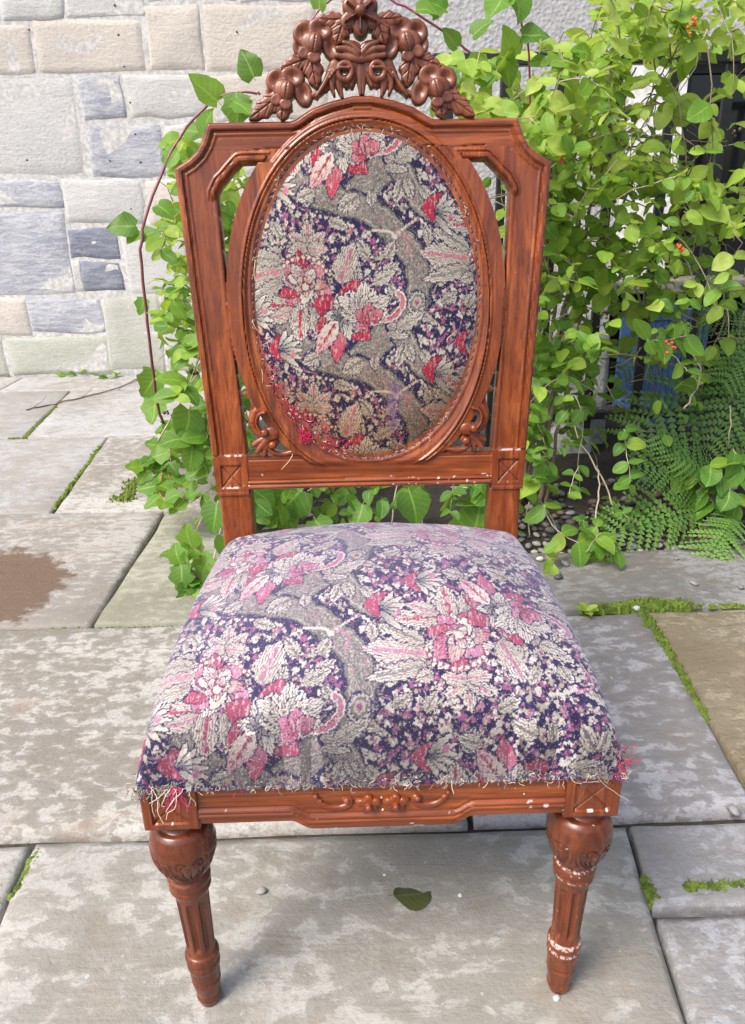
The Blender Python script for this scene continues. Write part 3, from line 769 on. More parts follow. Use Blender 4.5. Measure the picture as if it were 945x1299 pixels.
def xpanel(u, v, uc, vc, hu, hv):
    """sunk square panel with a diagonal cross cut into it; returns the depth"""
    a, b = np.abs(u-uc), np.abs(v-vc)
    inside = np.minimum(hu-a, hv-b)
    h = -.0026*sst(-.0002, .0008, inside)
    x, y = (u-uc)/hu, (v-vc)/hv
    d = np.minimum(np.abs(x-y), np.abs(x+y))*hu/1.414
    h = h-.0024*np.clip(1-d/.0014, 0, 1)*(inside > .0006)
    return h
vseam = float(B(300, 190)[1])
def Hback(u, v):
    d1 = outer(u, v); s = -slot(u, v); r = ring(u, v); e = -oval(u, v); au = np.abs(u)
    up = v > vrail+.002
    h = np.zeros_like(u)
    lip = .0042*sst(0, .003, d1)*(1-sst(.0085, .0105, d1)) + bead(d1, .0145, .0022, .0016) - .0018*np.clip(1-np.abs(d1-.0115)/.0012, 0, 1)
    side = sst(0, .002, d1)*0
    h = h + np.where(up, lip, .0015*sst(0, .003, d1))
    # sunk field of the stiles ends at the block
    inner_edge = np.where(s > 0, s, .1)
    h = h + np.where(up & (s > 0) & (r < .0), bead(np.clip(s, 0, 1), .003, .003, .0014)-.0012*np.clip(1-np.abs(s-.0065)/.001, 0, 1), 0)
    upper = sst(sl_[6][1]-.01, sl_[6][1]-.002, v)
    lip2 = (.0048*sst(0, .0028, s)*(1-sst(.0075, .009, s)) + bead(s, .0115, .0018, .0016) - .0014*np.clip(1-np.abs(s-.0095)/.0011, 0, 1))*upper*(s > -.001)
    h = np.maximum(h, np.where(r < .004, lip2, -1)) + 0
    # oval frame : cove up to a double bead, then a flat outer band
    ln = oline(u, v)
    t = np.clip(e/.014, 0, 1)
    rh = np.where(ln > 0, .001+.0035*t**1.4, .0042)
    rh = rh + bead(ln, .0026, .0024, .0024) + bead(ln, -.0022, .0020, .0016) - .0022*np.clip(1-np.abs(ln-.0002)/.0011, 0, 1)
    rh = rh + bead(e, .0035, .0030, .0014)
    rh = rh - .0012*(1-sst(0, .003, r))*(s > -.001)*(v < sl_[0][1])
    tail = sst(vrail-.020, vrail-.010, v)
    rh = np.where(v < vrail, np.where(e > .006, rh*tail+.0005*(1-tail), rh), rh)
    toparch = sst(sl_[0][1]+.02, sl_[0][1]-.01, v)
    w = np.where(s < .004, 1.0, sst(-.0005, .0025, r))*(r > -.001)
    w = np.where(v > sl_[0][1], sst(-.012, -.008, ln), w)
    low = v < vrail+.004
    h = np.where((r > -.0005)|(w > 0), h*(1-w)+np.maximum(rh, -.003)*w, h)
    # bottom rail: ring's outer bead runs into it, twin moulding at its lower edge
    inr = (v < vrail) & (au < uin)
    dr = v-vbot
    rl = .0005 + bead(dr, .0035, .0034, .003) + bead(dr, .0100, .0022, .0022) - .0014*np.clip(1-np.abs(dr-.0135)/.0012, 0, 1) - .0022*np.clip(1-np.abs(vrail-v-.006)/.0012, 0, 1)*(r < .008)
    h = np.where(inr, np.maximum(rl, np.where(ln > -.006, rh, -1)), h)
    # block with the cut cross
    blk = (au > uin-.001) & (v < vrail)
    h = np.where(blk, .0016+xpanel(au, v, ublk, vblk, .0155, .0175)-.0012*np.clip(1-np.abs(v-(vb+.006))/.001, 0, 1), h)
    # hairline crack where the top rail meets the stiles
    h = h - .0016*np.clip(1-np.abs(v-vseam-.0012*np.sin(u*90))/.0007, 0, 1)*(au < .165)*(e > .002)
    return h
def Lback(u, v):
    e = -oval(u, v)
    lab = np.zeros(len(u), int)                       # 0 oval frame
    r = ring(u, v)
    lab[(v > vseam) & (r <= .0)] = 1                  # top rail
    lab[(v > vseam) & (r > 0)] = 1
    st_ = (v <= vseam) & (r <= 0) & (np.abs(u) > .12)
    lab[st_ & (u < 0)] = 2; lab[st_ & (u > 0)] = 3
    lab[(v < vrail-.004) & (np.abs(u) < uin) & (e > .004)] = 4
    lab[(v < vrail) & (u < -uin)] = 2; lab[(v < vrail) & (u > uin)] = 3
    return lab
def Pback(u, v):
    k = fbm(u*260, v*420, 2.0, 2)
    lo = (v < vbot+.016) & (u > .03) & (u < uin) & (k > .75)
    ledge = (np.abs(v-vrail-.0005) < .0013) & (np.abs(np.abs(u)-ublk) < .017) & (fbm(u*260, v*200, 5.0, 3) > -.2)
    bl = (np.abs(v-(vblk-.0172)) < .0010) & (np.abs(np.abs(u)-ublk) < .0145) & (fbm(u*260, v*200, 8.0, 3) > -.1)
    spot = (vn(u*330, v*330, 4.4) > .86) & (vn(u*28, v*28, 9.4) > .35)
    return np.where(lo, .6, np.where(ledge, .5, np.where(bl, .5, np.where(spot, .5, 0.0)))).astype(float)
relief([('oval_frame', M['wood_v'], chair), ('top_rail', M['wood_h'], chair), ('stile', M['wood_v'], chair), ('stile', M['wood_vc'], chair), ('bottom_rail', M['wood_hc'], chair)],
       Fback, Hback, (-.262, .262, vb-.004, topv+.004), .00135, back_pt, .027, chair, Lback, Pback)

# ------------------------------------------------------------------ carved pieces built from strokes and petals
def stroke(pts, w0, w1=None, h=1.0, wm=None):
    """tapering round stroke along a smoothed line: returns a function giving (inside distance, height)"""
    P = np.asarray(pts, float)
    for _ in range(2):                        # chaikin smoothing
        Q = [P[0]]
        for a, b in zip(P[:-1], P[1:]): Q += [a*.75+b*.25, a*.25+b*.75]
        Q.append(P[-1]); P = np.array(Q)
    if w1 is None: w1 = w0
    L = np.concatenate([[0], np.cumsum(np.linalg.norm(np.diff(P, axis=0), axis=1))]); L /= L[-1]
    def f(u, v):
        best = np.full(np.shape(u), -1e3); side = np.zeros(np.shape(u)); br = np.full(np.shape(u), 1e-6)
        for i in range(len(P)-1):
            a, b = P[i], P[i+1]; e = b-a; t = np.clip(((u-a[0])*e[0]+(v-a[1])*e[1])/(e@e+1e-18), 0, 1)
            d = np.hypot(u-a[0]-t*e[0], v-a[1]-t*e[1]); tt = L[i]+(L[i+1]-L[i])*t
            rr = w0+(w1-w0)*tt
            if wm is not None: rr = rr+(wm-(w0+w1)/2)*np.sin(np.pi*tt)
            k = rr-d > best; best = np.where(k, rr-d, best); br = np.where(k, rr, br)
            cr_ = ((u-a[0])*e[1]-(v-a[1])*e[0])/(np.linalg.norm(e)+1e-12); side = np.where(k, cr_, side)
        q = np.clip(1-(1-np.clip(best, 0, None)/br)**2, 0, 1)
        hh = h*br*np.sqrt(q)
        return best, hh, side/br
    return f
def blob(cu_, cv_, a, b, ang=0.0, h=1.0, cup=0.0, groove=0):
    ca, sa = math.cos(ang), math.sin(ang)
    def f(u, v):
        du, dv = u-cu_, v-cv_; x = (ca*du+sa*dv)/a; y = (-sa*du+ca*dv)/b
        r2 = x*x+y*y; r = np.sqrt(r2)
        hh = min(a, b)*h*(np.sqrt(np.clip(1-r2, 0, 1))**.8 - cup*np.exp(-r2*3.2))
        if groove: hh = hh - min(a, b)*.16*np.clip(1-np.abs(np.abs(((y*groove+50.5) % 1)-.5)-0.0)/.10, 0, 1)*(r < .95)
        return (1-r)*min(a, b), hh, y
    return f
def leaf_blob(base, tip, w, h=.5, veins=4, lob=.12):
    base, tip = np.array(base), np.array(tip); ax = tip-base; L = np.linalg.norm(ax); ax = ax/L; nx_ = np.array([-ax[1], ax[0]])
    def f(u, v):
        x = ((u-base[0])*ax[0]+(v-base[1])*ax[1])/L; y = ((u-base[0])*nx_[0]+(v-base[1])*nx_[1])/w
        xc = np.clip(x, 0, 1); wid = np.sin(np.pi*np.clip(xc, .0, 1)**.75)**.75*(1+lob*np.sin(xc*veins*2*np.pi-1.0))+.02
        ins = (wid-np.abs(y))*w
        ins = np.minimum(ins, np.minimum(x+.02, 1-x)*L)
        k = np.clip(1-(np.abs(y)/wid)**2, 0, 1)
        hh = w*h*(.35+.65*np.sqrt(k)) - w*.22*np.clip(1-np.abs(y)/.10, 0, 1) - w*.12*np.clip(1-np.abs(((xc-np.abs(y)*.35)*veins*1.0 % 1)-.5)/.12, 0, 1)*(np.abs(y) > .1)
        return ins, hh, y
    return f
def carve(name, els, pt, mat, parent, step=.0010, thick=.010, base=.0, steps=True, sides=False):
    """els: list of (fn, lift)"""
    def F(u, v):
        m = np.full(np.shape(u), -1e3)
        for f, z in els: m = np.maximum(m, f(u, v)[0])
        return m
    def H(u, v):
        m = np.full(np.shape(u), base)
        for f, z in els:
            i, hh, _ = f(u, v); m = np.where(i > -1e-9, np.maximum(m, z+hh), m)
        return m
    # bounds by coarse sampling
    U, V = np.meshgrid(np.linspace(-.30, .30, 401), np.linspace(.20, 1.32, 761)); k = F(U, V) > -.002
    b = (U[k].min()-.003, U[k].max()+.003, V[k].min()-.003, V[k].max()+.003)
    return relief([(name, mat, parent)], F, H, b, step, pt, thick, parent)[0]
def cp(x, y):                                  # crest drawing point (enlarged crop) -> back plane
    return B(300+x/2.953, y/2.953)
_c0 = cp(461, 60)[0]
def K(x, y, s=1):                              # symmetric crest point: drawn on the left, s=-1 mirrors it
    p = cp(x, y); return np.array([s*(p[0]-_c0)+_c0*0.5, p[1]])
U1 = float(np.linalg.norm(cp(100, 100)-cp(110, 100)))/10     # size of one drawing unit
crest = empty('crest', (0, 0, 0)); crest.parent = chair
mb = None
for s in (-1, 1):
    # main acanthus scroll body, half
    body = [(stroke([K(461, 238, s), K(405, 236, s), K(362, 258, s), K(336, 305, s), K(316, 345, s), K(276, 360, s)], 24*U1, 8*U1, .5), .002),
            (stroke([K(368, 250, s), K(346, 290, s), K(330, 330, s)], 26*U1, 12*U1, .45), .001),
            (stroke([K(463, 250, s), K(460, 290, s), K(462, 352, s)], 20*U1, 5*U1, .5), .003),
            (stroke([K(440, 240, s), K(436, 290, s), K(430, 322, s)], 20*U1, 9*U1, .6), .003),
            (stroke([K(412, 306, s), K(384, 298, s), K(376, 270, s), K(388, 246, s), K(412, 240, s), K(430, 258, s), K(430, 288, s), K(412, 306, s)], 11*U1, 11*U1, .8), .008),
            (stroke([K(412, 300, s), K(410, 322, s)], 18*U1, 9*U1, .6), .003),
            (stroke([K(384, 296, s), K(382, 328, s), K(394, 362, s)], 19*U1, 6*U1, .6), .004),
            (stroke([K(362, 282, s), K(354, 325, s), K(364, 354, s)], 16*U1, 5*U1, .6), .006),
            (stroke([K(346, 285, s), K(322, 330, s), K(298, 364, s)], 10*U1, 6*U1, .7), .007),
            (stroke([K(420, 262, s), K(372, 262, s), K(348, 300, s)], 5*U1, 4*U1, .9), .011)]
    carve('acanthus_scroll', body, back_pt, M['carve'], crest, thick=.012)
    # palmette half
    pal = [(blob(*K(432, 195, s), 42*U1, 34*U1, .3*-s, .35), .006),
           (stroke([K(461, 226, s), K(420, 222, s), K(375, 214, s)], 16*U1, 9*U1, .6), .008),
           (stroke([K(455, 215, s), K(415, 190, s), K(378, 190, s)], 12*U1, 10*U1, .7), .009),
           (stroke([K(458, 205, s), K(432, 175, s), K(400, 168, s)], 12*U1, 7*U1, .7), .010)]
    carve('palmette', pal, back_pt, M['carve'], crest, thick=.008)
    # leaves beside the top flower
    carve('carved_leaf', [(leaf_blob(K(402, 80, s), K(296, 78, s), 27*U1, .4, 3), .004)], back_pt, M['carve'], crest, thick=.006)
    carve('carved_leaf', [(leaf_blob(K(400, 80, s), K(372, 178, s), 33*U1, .4, 3), .006)], back_pt, M['carve'], crest, thick=.008)
    # leaves of the two roses
    carve('carved_leaf', [(leaf_blob(K(268, 222, s), K(162, 262, s), 30*U1, .4, 3), .002)], back_pt, M['carve'], crest, thick=.006)
    carve('carved_leaf', [(leaf_blob(K(275, 205, s), K(298, 335, s), 36*U1, .4, 3), .003)], back_pt, M['carve'], crest, thick=.010)
    carve('carved_leaf', [(leaf_blob(K(172, 352, s), K(46, 452, s), 33*U1, .4, 4), .003)], back_pt, M['carve'], crest, thick=.006)
    carve('carved_leaf', [(leaf_blob(K(178, 365, s), K(168, 456, s), 33*U1, .4, 3), .003)], back_pt, M['carve'], crest, thick=.006)
    def rose(cx_, cy_, k):
        q = lambda x, y: K(cx_+x*k, cy_+y*k, s)
        w = U1*k
        els = [(blob(*q(-38, -36), 46*w, 39*w, .6*s, .46, 1.05), .002), (blob(*q(24, -48), 47*w, 38*w, -.25*s, .46, 1.05), .003), (blob(*q(64, 16), 36*w, 47*w, .3*s, .46, 1.05), .001), (blob(*q(-58, 14), 24*w, 34*w, 0, .46, .9), .001),
               (blob(*q(-12, 6), 41*w, 40*w, 0, .55), .004), (blob(*q(2, 10), 37*w, 29*w, math.pi/2-.25*s, .75, 0, .9), .0080)]
        carve('carved_rose', els, back_pt, M['carve'], crest, thick=.010)
        carve('sepal', [(blob(*q(-38, 44), 24*w, 20*w, .5*s, .25, .5, 0), .009), (blob(*q(0, 62), 24*w, 20*w, 0, .25, .5, 0), .010)], back_pt, M['carve'], crest, thick=.004)
    rose(290, 160, 1.0); rose(186, 336, .97)
els = []
for a, rr in ((90, 22), (36, 40), (144, 40), (-28, 48), (208, 48), (-90, 44)):
    ca, sa = math.cos(rad(a)), math.sin(rad(a)); c = K(461, 62)
    els.append((blob(c[0]+rr*ca*U1, c[1]+rr*sa*U1*.92, (28 if a == 90 else 36)*U1, 30*U1, rad(a), .5, .15, 0), .008+.002*(a == -90)))
    els.append((stroke([c+np.array([ca, sa])*12*U1, c+np.array([ca, sa])*(rr+18)*U1], 4*U1, 2*U1, 1.0), .020))
carve('carved_flower', els, back_pt, M['carve'], crest, thick=.008)
carve('flower_button', [(blob(*K(461, 60), 20*U1, 19*U1, 0, .9), .021)], back_pt, M['carve'], crest, thick=-.012)

# corner scroll brackets
def sb(x, y): return B(250+x/4.725, 450+y/4.725)
sh = B(463, 560)[0]
US = float(np.linalg.norm(sb(100, 300)-sb(110, 300)))/10
for s in (-1, 1):
    Q = lambda x, y: np.array([-s*(sb(x, y)[0]-sh*.6), sb(x, y)[1]])
    els = [(stroke([Q(400, 318), Q(350, 322), Q(318, 365), Q(312, 415), Q(338, 462), Q(385, 492), Q(430, 492)], 24*US, 20*US, .75), .000),
           (stroke([Q(395, 340), Q(358, 348), Q(343, 385), Q(348, 425), Q(372, 455)], 8*US, 6*US, 1.0), .015),
           (blob(*Q(390, 466), 27*US, 26*US, 0, .9), .010), (blob(*Q(430, 470), 46*US, 42*US, 0, .45), .004),
           (stroke([Q(272, 235), Q(305, 245), Q(322, 285), Q(308, 335), Q(298, 380)], 15*US, 8*US, .8), -.002),
           (stroke([Q(292, 165), Q(315, 205), Q(338, 250), Q(345, 300)], 16*US, 11*US, .8), -.003),
           (stroke([Q(570, 575), Q(530, 592), Q(480, 598), Q(430, 585), Q(408, 550), Q(418, 515), Q(450, 508), Q(466, 530)], 17*US, 10*US, .8), .001),
           (blob(*Q(441, 537), 25*US, 24*US, 0, .9), .009),
           (stroke([Q(405, 500), Q(355, 520), Q(326, 540)], 22*US, 15*US, .6), .002), (stroke([Q(405, 510), Q(365, 555), Q(345, 585)], 22*US, 14*US, .6), .003), (stroke([Q(405, 520), Q(392, 565), Q(388, 598)], 20*US, 13*US, .6), .002),
           (stroke([Q(540, 560), Q(600, 596)], 15*US, 12*US, .4), -.002)]
    carve('corner_scroll', els, back_pt, M['carve_red'], chair, step=.0009, thick=.014)

# rear legs: front face continues the back plane, raked below the seat
def prism(name, secs, mat):
    """secs: list of (x0,x1,y0,y1,z)"""
    V = []; Fs = []
    for i, (a, b, c, d, z) in enumerate(secs):
        V += [(a, c, z), (b, c, z), (b, d, z), (a, d, z)]
        if i: 
            k = 4*i
            for j in range(4): Fs.append((k-4+j, k-4+(j+1) % 4, k+(j+1) % 4, k+j))
    Fs += [(3, 2, 1, 0), tuple(len(V)-4+j for j in range(4))]
    return bevel(mk(name, V, Fs[::1], mat, chair, smooth=False), .003)
pw0 = Bm((283, 640), (664, 632)); pw1 = Bm((321, 640), (623, 632)); 
for s in (-1, 1):
    secs = []
    for z, dy in ((0.0, .105), (.12, .055), (.26, .012), (.40, 0), (vb+.002, 0)):
        yb = YL+SL*(z-ZL)+dy; f_ = 0.75+.25*min(1, z/.3)
        xo = CX+s*(pw0[0]-(vb-z)*.02); xi = CX+s*(pw1[0]-(vb-z)*.02)
        a, b = min(xo, xi), max(xo, xi); m = (a+b)/2; w = (b-a)/2*f_
        secs.append((m-w, m+w, yb+.001, yb+.036*f_, z))
    prism('rear_leg', secs, M['wood_vc'] if s > 0 else M['wood_v'])

# front rail with its moulding and carved ornament
fo = {}
fb = np.array([FR(182, 1056), FR(784, 1037)]); ft = np.array([FR(171, 1005), FR(789, 982)])
WB = float((ft[1][0]-ft[0][0])/2); bw = .062
ui = WB-bw
zr0 = float((FR(245, 1052)[1]+FR(722, 1032)[1])/2)       # lower edge of the straight part
drop = .0125; ud0, ud1 = .078, .104
def zlow(u): return zr0-drop*(1-sst(ud0, ud1, np.abs(u)))
Ffr = lambda u, v: np.minimum(np.minimum(ui-np.abs(u), ZT-v), v-zlow(u))
def Hfr(u, v):
    d = v-zlow(u)
    return bead(d, .0175, .0028, .0026)+bead(d, .0120, .0026, .0028)-.0015*np.clip(1-np.abs(d-.0222)/.0012, 0, 1)+.001*sst(0, .003, d)-.0015*sst(.024, .03, d)
def Pfr(u, v):
    d = v-zlow(u)
    return np.where((d > .008) & (d < .021) & (fbm(u*110, v*260, 1.0, 2) > 1.18-.33*(u > .07)), .45, np.where((d < .005) & (fbm(u*90, v*200, 4.0, 2) > .95), .6, 0.0))
front_rail = relief([('front_rail', M['wood_hc'], chair)], Ffr, Hfr, (-ui-.003, ui+.003, zr0-drop-.004, ZT+.003), .0014, lambda u, v, h: front_pt(u, v, h-.005), .022, chair, None, Pfr)[0]
fp = lambda u, v, h: front_pt(u, v, h-.006)
def sf(x, y): return FR(350+x/3.5, 980+y/3.5)
_f0 = (sf(160, 110)[0]+sf(735, 100)[0])/2
UF = float(np.linalg.norm(sf(100, 100)-sf(110, 100)))/10
orn = []
for s in (-1, 1):
    Q = lambda x, y: np.array([s*(sf(x, y)[0]-_f0), sf(x, y)[1]-(0 if True else 0)])
    orn += [(stroke([Q(150, 118), Q(170, 150), Q(215, 172), Q(270, 172), Q(308, 155), Q(305, 128), Q(280, 132)], 11*UF, 13*UF, .9, 18*UF), 0.0),
            (blob(*Q(152, 118), 13*UF, 13*UF, 0, 1.0), .002), (blob(*Q(172, 140), 12*UF, 12*UF, 0, .9), .001), (blob(*Q(290, 134), 15*UF, 15*UF, 0, 1.0), .003)]
    cxr = 388
    for a in range(5):
        th = rad(90+72*a); c = Q(cxr, 150)
        orn.append((blob(c[0]+32*UF*math.cos(th), c[1]+28*UF*math.sin(th), 24*UF, 22*UF, th, .8, .25), .002))
    orn.append((blob(*Q(cxr, 152), 17*UF, 17*UF, 0, 1.0), .008))
    orn.append((blob(*Q(345, 142), 20*UF, 16*UF, 0, .8), .001)); orn.append((blob(*Q(436, 143), 14*UF, 16*UF, 0, .8), .001))
o = carve('rail_ornament', orn, fp, M['carve_red'], front_rail, step=.0009, thick=.004)

for s in (-1, 1):
    uc = s*(WB-bw/2); vc = (ZT+ZB)/2
    fblk = lambda u, v: np.minimum(bw/2-np.abs(u-uc), np.minimum(ZT-v, v-ZB))
    def Hb(u, v):
        d = fblk(u, v); return -.0018*(1-sst(0, .002, d))+xpanel(u, v, uc, vc, .0205, .0205)-.0006
    def Pb(u, v):
        return np.where((np.abs(v-(vc-.0205)) < .0013) & (np.abs(u-uc) < .020) & (fbm(u*150, v*30, 3.0, 2) > (.2 if s > 0 else .45)), .75, 0.0)
    relief([('corner_block', M['wood_v'], chair)], fblk, Hb, (uc-bw/2-.003, uc+bw/2+.003, ZB-.003, ZT+.003), .0013, front_pt, .060, chair, None, Pb)
# side and back seat rails
mb = MB(); x0 = CX-WB+.004; 
for s in (-1, 1):
    xa, xb = CX+s*(WB-.006), CX+s*(pw0[0]-.008)
    V = []
    for z in (ZB+.006, ZT-.003):
        V += [(xa, YF+.06, z), (xa-s*.022, YF+.06, z), (xb-s*.022, 1.045, z), (xb, 1.045, z)]
    bevel(mk('side_rail', V, [(0, 1, 2, 3), (7, 6, 5, 4), (0, 4, 5, 1), (1, 5, 6, 2), (2, 6, 7, 3), (3, 7, 4, 0)], M['wood_d'], chair, smooth=False), .002)
mb = MB(); mb.box((CX-pw1[0]+.0, 1.050, ZB+.01), (CX+pw1[0], 1.072, ZT-.003)); bevel(mb.build('back_seat_rail', M['wood_h'], chair, smooth=False), .002)

# turned front legs
YLEG = YF+.031
def zl_(y): return float(atY(712, y/4.19+970, YLEG)[2])
prof = [(285, .020), (300, .019), (318, .0195), (330, .0215), (336, .0265), (350, .0300), (385, .0335), (425, .0345), (470, .0335), (515, .0295), (555, .0240), (575, .0212), (582, .0206), (588, .0225), (600, .0238), (615, .0235), (625, .0218), (630, .0215), (636, .0228), (648, .0230), (658, .0215), (664, .0195), (680, .0184),
        (820, .0170), (955, .0158), (968, .0158), (972, .0180), (982, .0196), (998, .0196), (1006, .0174), (1012, .0174), (1020, .0190), (1038, .0190), (1050, .0172), (1090, .0170), (1096, .0155), (1102, .0155), (1108, .0170), (1115, .0166), (1150, .0148), (1168, .0138), (1172, .0132), (1177, .0132), (1182, .0146), (1190, .0144), (1205, .0128), (1222, .0112)]
def front_leg(s):
    ys = np.array([p[0] for p in prof]); rs = np.array([p[1] for p in prof])*1.09; zs_ = np.array([zl_(y) for y in ys])
    zs_ = zs_[0]+(zs_-zs_[0])*(ZB/(zs_[0]-zs_[-1])); zs_ = zs_+(ZB-zs_[0])+.0005
    # resample along the profile
    L = np.concatenate([[0], np.cumsum(np.hypot(np.diff(zs_), np.diff(rs)))]); t = np.linspace(0, L[-1], 230)
    z = np.interp(t, L, zs_); r = np.interp(t, L, rs)
    k = np.array([1, 2, 1])/4; r = np.convolve(np.pad(r, 1, 'edge'), k, 'valid'); y = np.interp(t, L, ys)
    na = 120; th = np.linspace(0, 2*np.pi, na, endpoint=False)
    T, Rr = np.meshgrid(th, r); _, Z = np.meshgrid(th, z); _, Y = np.meshgrid(th, y)
    # flutes
    fl = sst(690, 715, Y)*(1-sst(920, 948, Y)); ph = ((T*8/(2*np.pi)) % 1)-.5
    Rr = Rr-fl*.0042*np.clip(1-(ph/.30)**2, 0, 1)**.5
    # carved leaves on the ball
    m = sst(395, 420, Y)*(1-sst(545, 570, Y)); q = (Y-400)/160
    c = ((T*4/(2*np.pi)+.5) % 1)-.5; ac = np.abs(c)
    XX, YY = ac*.053, q*.046
    cut = np.zeros_like(Y)
    for pts_c, w_c in (([(.0040, .013), (.0075, .009), (.0125, .0095), (.0150, .014), (.0125, .0185), (.0090, .0165), (.0095, .0130)], .0013),
                       ([(.0185, .010), (.0205, .019), (.0185, .029), (.0120, .039), (.0040, .046)], .0014),
                       ([(.0150, .020), (.0150, .027), (.0100, .036), (.0030, .043)], .0012),
                       ([(.0085, .021), (.0090, .028), (.0060, .035), (.0015, .041)], .0012),
                       ([(.0000, .018), (.0000, .036)], .0011), ([(.0255, .014), (.0250, .026), (.0215, .036)], .0012)):
        bst = stroke(pts_c, w_c, w_c*.7)(XX, YY)[0]
        cut = np.maximum(cut, sst(-.0004, w_c*.8, bst))
    Rr = Rr-.0021*cut*m+.0012*m*(1-cut)*sst(0, .2, q)
    top = np.array([CX+s*(WB-bw/2), YLEG, ZB]); foot = np.array([CX+s*.2258, YF+.0054+.012, 0])
    f = (ZB-Z)/ZB
    X = top[0]+(foot[0]-top[0])*f+Rr*np.cos(T+.4); Yw = top[1]+(foot[1]-top[1])*f+Rr*np.sin(T+.4)
    V = np.stack([X, Yw, np.maximum(Z, .0008)], -1).reshape(-1, 3)
    n = len(z); i = np.arange(n*na).reshape(n, na); j = np.roll(i, -1, 1)
    q_ = np.stack([i[:-1], i[1:], j[1:], j[:-1]], -1).reshape(-1, 4)
    fs = [list(a) for a in q_]+[list(i[0]), list(i[-1][::-1])]
    pt_ = np.zeros_like(Y)
    if s > 0:
        front = np.sin(T+.4) < .3
        for yy, w in ((583, 4), (640, 3), (975, 6), (1014, 5)):
            pt_ = np.maximum(pt_, (np.abs(Y-yy) < w)*.55*front*(fbm(T*14, Y*.2, 2.0, 3) > .10)*.7)
        pt_ = np.maximum(pt_, ((vn(X*420, Yw*420, Z*420) > .90)*.55))
    return mk('front_leg', V, fs, M['leg'], chair, True, {'paint': pt_.ravel()})
for s in (-1, 1): front_leg(s)

# ------------------------------------------------------------------ tapestry print, painted into arrays (drawing unit = 0.35 mm)
PX_, PY_ = 1500, 615
TW, TH = 1500, 615
tex = np.zeros((TH, TW, 3), np.float32)
yy, xx = np.mgrid[0:TH, 0:TW].astype(np.float32)
def pn(fx, fy, seed, o=3):                     # periodic noise over the repeat, -1..1
    s = np.zeros((TH, TW), np.float32); a = 1.0
    for k in range(o):
        nx_, ny_ = int(fx*2**k), int(fy*2**k)
        t = np.random.default_rng(seed+k).random((ny_, nx_)).astype(np.float32)
        X = xx/TW*nx_; Y = yy/TH*ny_; xi = X.astype(int); yi = Y.astype(int); fx_ = X-xi; fy_ = Y-yi
        fx_ = fx_*fx_*(3-2*fx_); fy_ = fy_*fy_*(3-2*fy_)
        s += a*((t[yi % ny_, xi % nx_]*(1-fx_)+t[yi % ny_, (xi+1) % nx_]*fx_)*(1-fy_)+(t[(yi+1) % ny_, xi % nx_]*(1-fx_)+t[(yi+1) % ny_, (xi+1) % nx_]*fx_)*fy_)
        a *= .5
    m = sum(.5**k for k in range(o)); return s/m*2-1
N_f = pn(180, 74, 5, 2); N_m = pn(60, 25, 9, 2); N_v = pn(420, 40, 21, 1); N_x = pn(300, 123, 31, 1)
NAVY, CREAM, GREY, CRIM, PINK, MAUVE, SAND = [np.array(c, np.float32) for c in [(.016, .012, .052), (.58, .53, .44), (.19, .178, .155), (.27, .014, .038), (.42, .15, .18), (.19, .06, .125), (.42, .37, .28)]]
def win(cx, cy, r):
    x = np.arange(int(cx-r), int(cx+r)); y = np.arange(int(cy-r), int(cy+r))
    return np.ix_(y % TH, x % TW), *np.meshgrid(x-cx, y-cy)
FLIP = [1, 0, 0]                                # vertical flip and offset for the second spray
def tp(cx, cy, ang):
    if FLIP[0] == 1: return cx+FLIP[1], cy+FLIP[2], ang
    return cx+FLIP[1], FLIP[2]-cy, -ang
def put(ix, mask, col): 
    sub = tex[ix]; sub[mask] = col[mask] if col.ndim == 3 else col; tex[ix] = sub
def petal(cx, cy, ang, L, W, c0, c1, ser=0.0, vein=None, hatch=.5, outline=True, tipw=.8, shade=0.0):
    cx, cy, ang = tp(cx, cy, ang)
    ix, dx, dy = win(cx, cy, L*1.15+6)
    n = N_f[ix]; m = N_m[ix]; a = rad(ang); c, s = math.cos(a), math.sin(a)
    l = (dx*c+dy*s)/L; w = (-dx*s+dy*c)/W*FLIP[0]
    l2 = np.clip(l, 0, 1); shp = np.sin(np.pi*l2**tipw)**.7
    if ser: shp = shp*(1+ser*(np.abs(((l2*6+np.abs(w)*.6) % 1)-.5)*2-.5))
    shp = shp+.10*n
    ins = (np.abs(w) < shp) & (l > 0) & (l < 1)
    if outline: put(ix, (np.abs(w) < shp+4.0/W) & (l > -3/L) & (l < 1+4/L), NAVY)
    ha = np.sin((w*(1.1-.4*l2))*W*.85+m*3.0+n*1.8)
    t = np.clip(l2*1.25-.25+.45*hatch*ha+.25*n, 0, 1)[..., None]
    col = c0*(1-t)+c1*t
    if shade: col = np.where((ha < -.48+.3*n)[..., None], np.where((ha < -.88)[..., None], NAVY*2.5, SAND*.62), col)
    if vein is not None:
        vm = (np.abs(w) < .13+.06*n) & (l2 > .05) & (l2 < .86)
        vm |= (np.abs(((l2*5-np.abs(w)*1.3) % 1)-.5) < .10) & (np.abs(w) < .55*shp) & (n > -.25)
        col = np.where(vm[..., None], vein, col)
    put(ix, ins, col)
def disc(cx, cy, rx, ry, col, ang=0, rim=None, jag=.18, hatch=0, c2=None):
    cx, cy, ang = tp(cx, cy, ang)
    ix, dx, dy = win(cx, cy, max(rx, ry)*1.4+4); a = rad(ang); c, s = math.cos(a), math.sin(a)
    r = np.hypot((dx*c+dy*s)/rx, (-dx*s+dy*c)/ry)*(1+jag*N_f[ix])
    if rim is not None: put(ix, r < 1.0+5/min(rx, ry), rim)
    cc = np.broadcast_to(col, dx.shape+(3,)).copy()
    if c2 is not None: cc = np.where((np.sin(dx*c*hatch+dy*s*hatch+N_m[ix]*3) > 0)[..., None], c2, cc)
    put(ix, r < 1, cc)
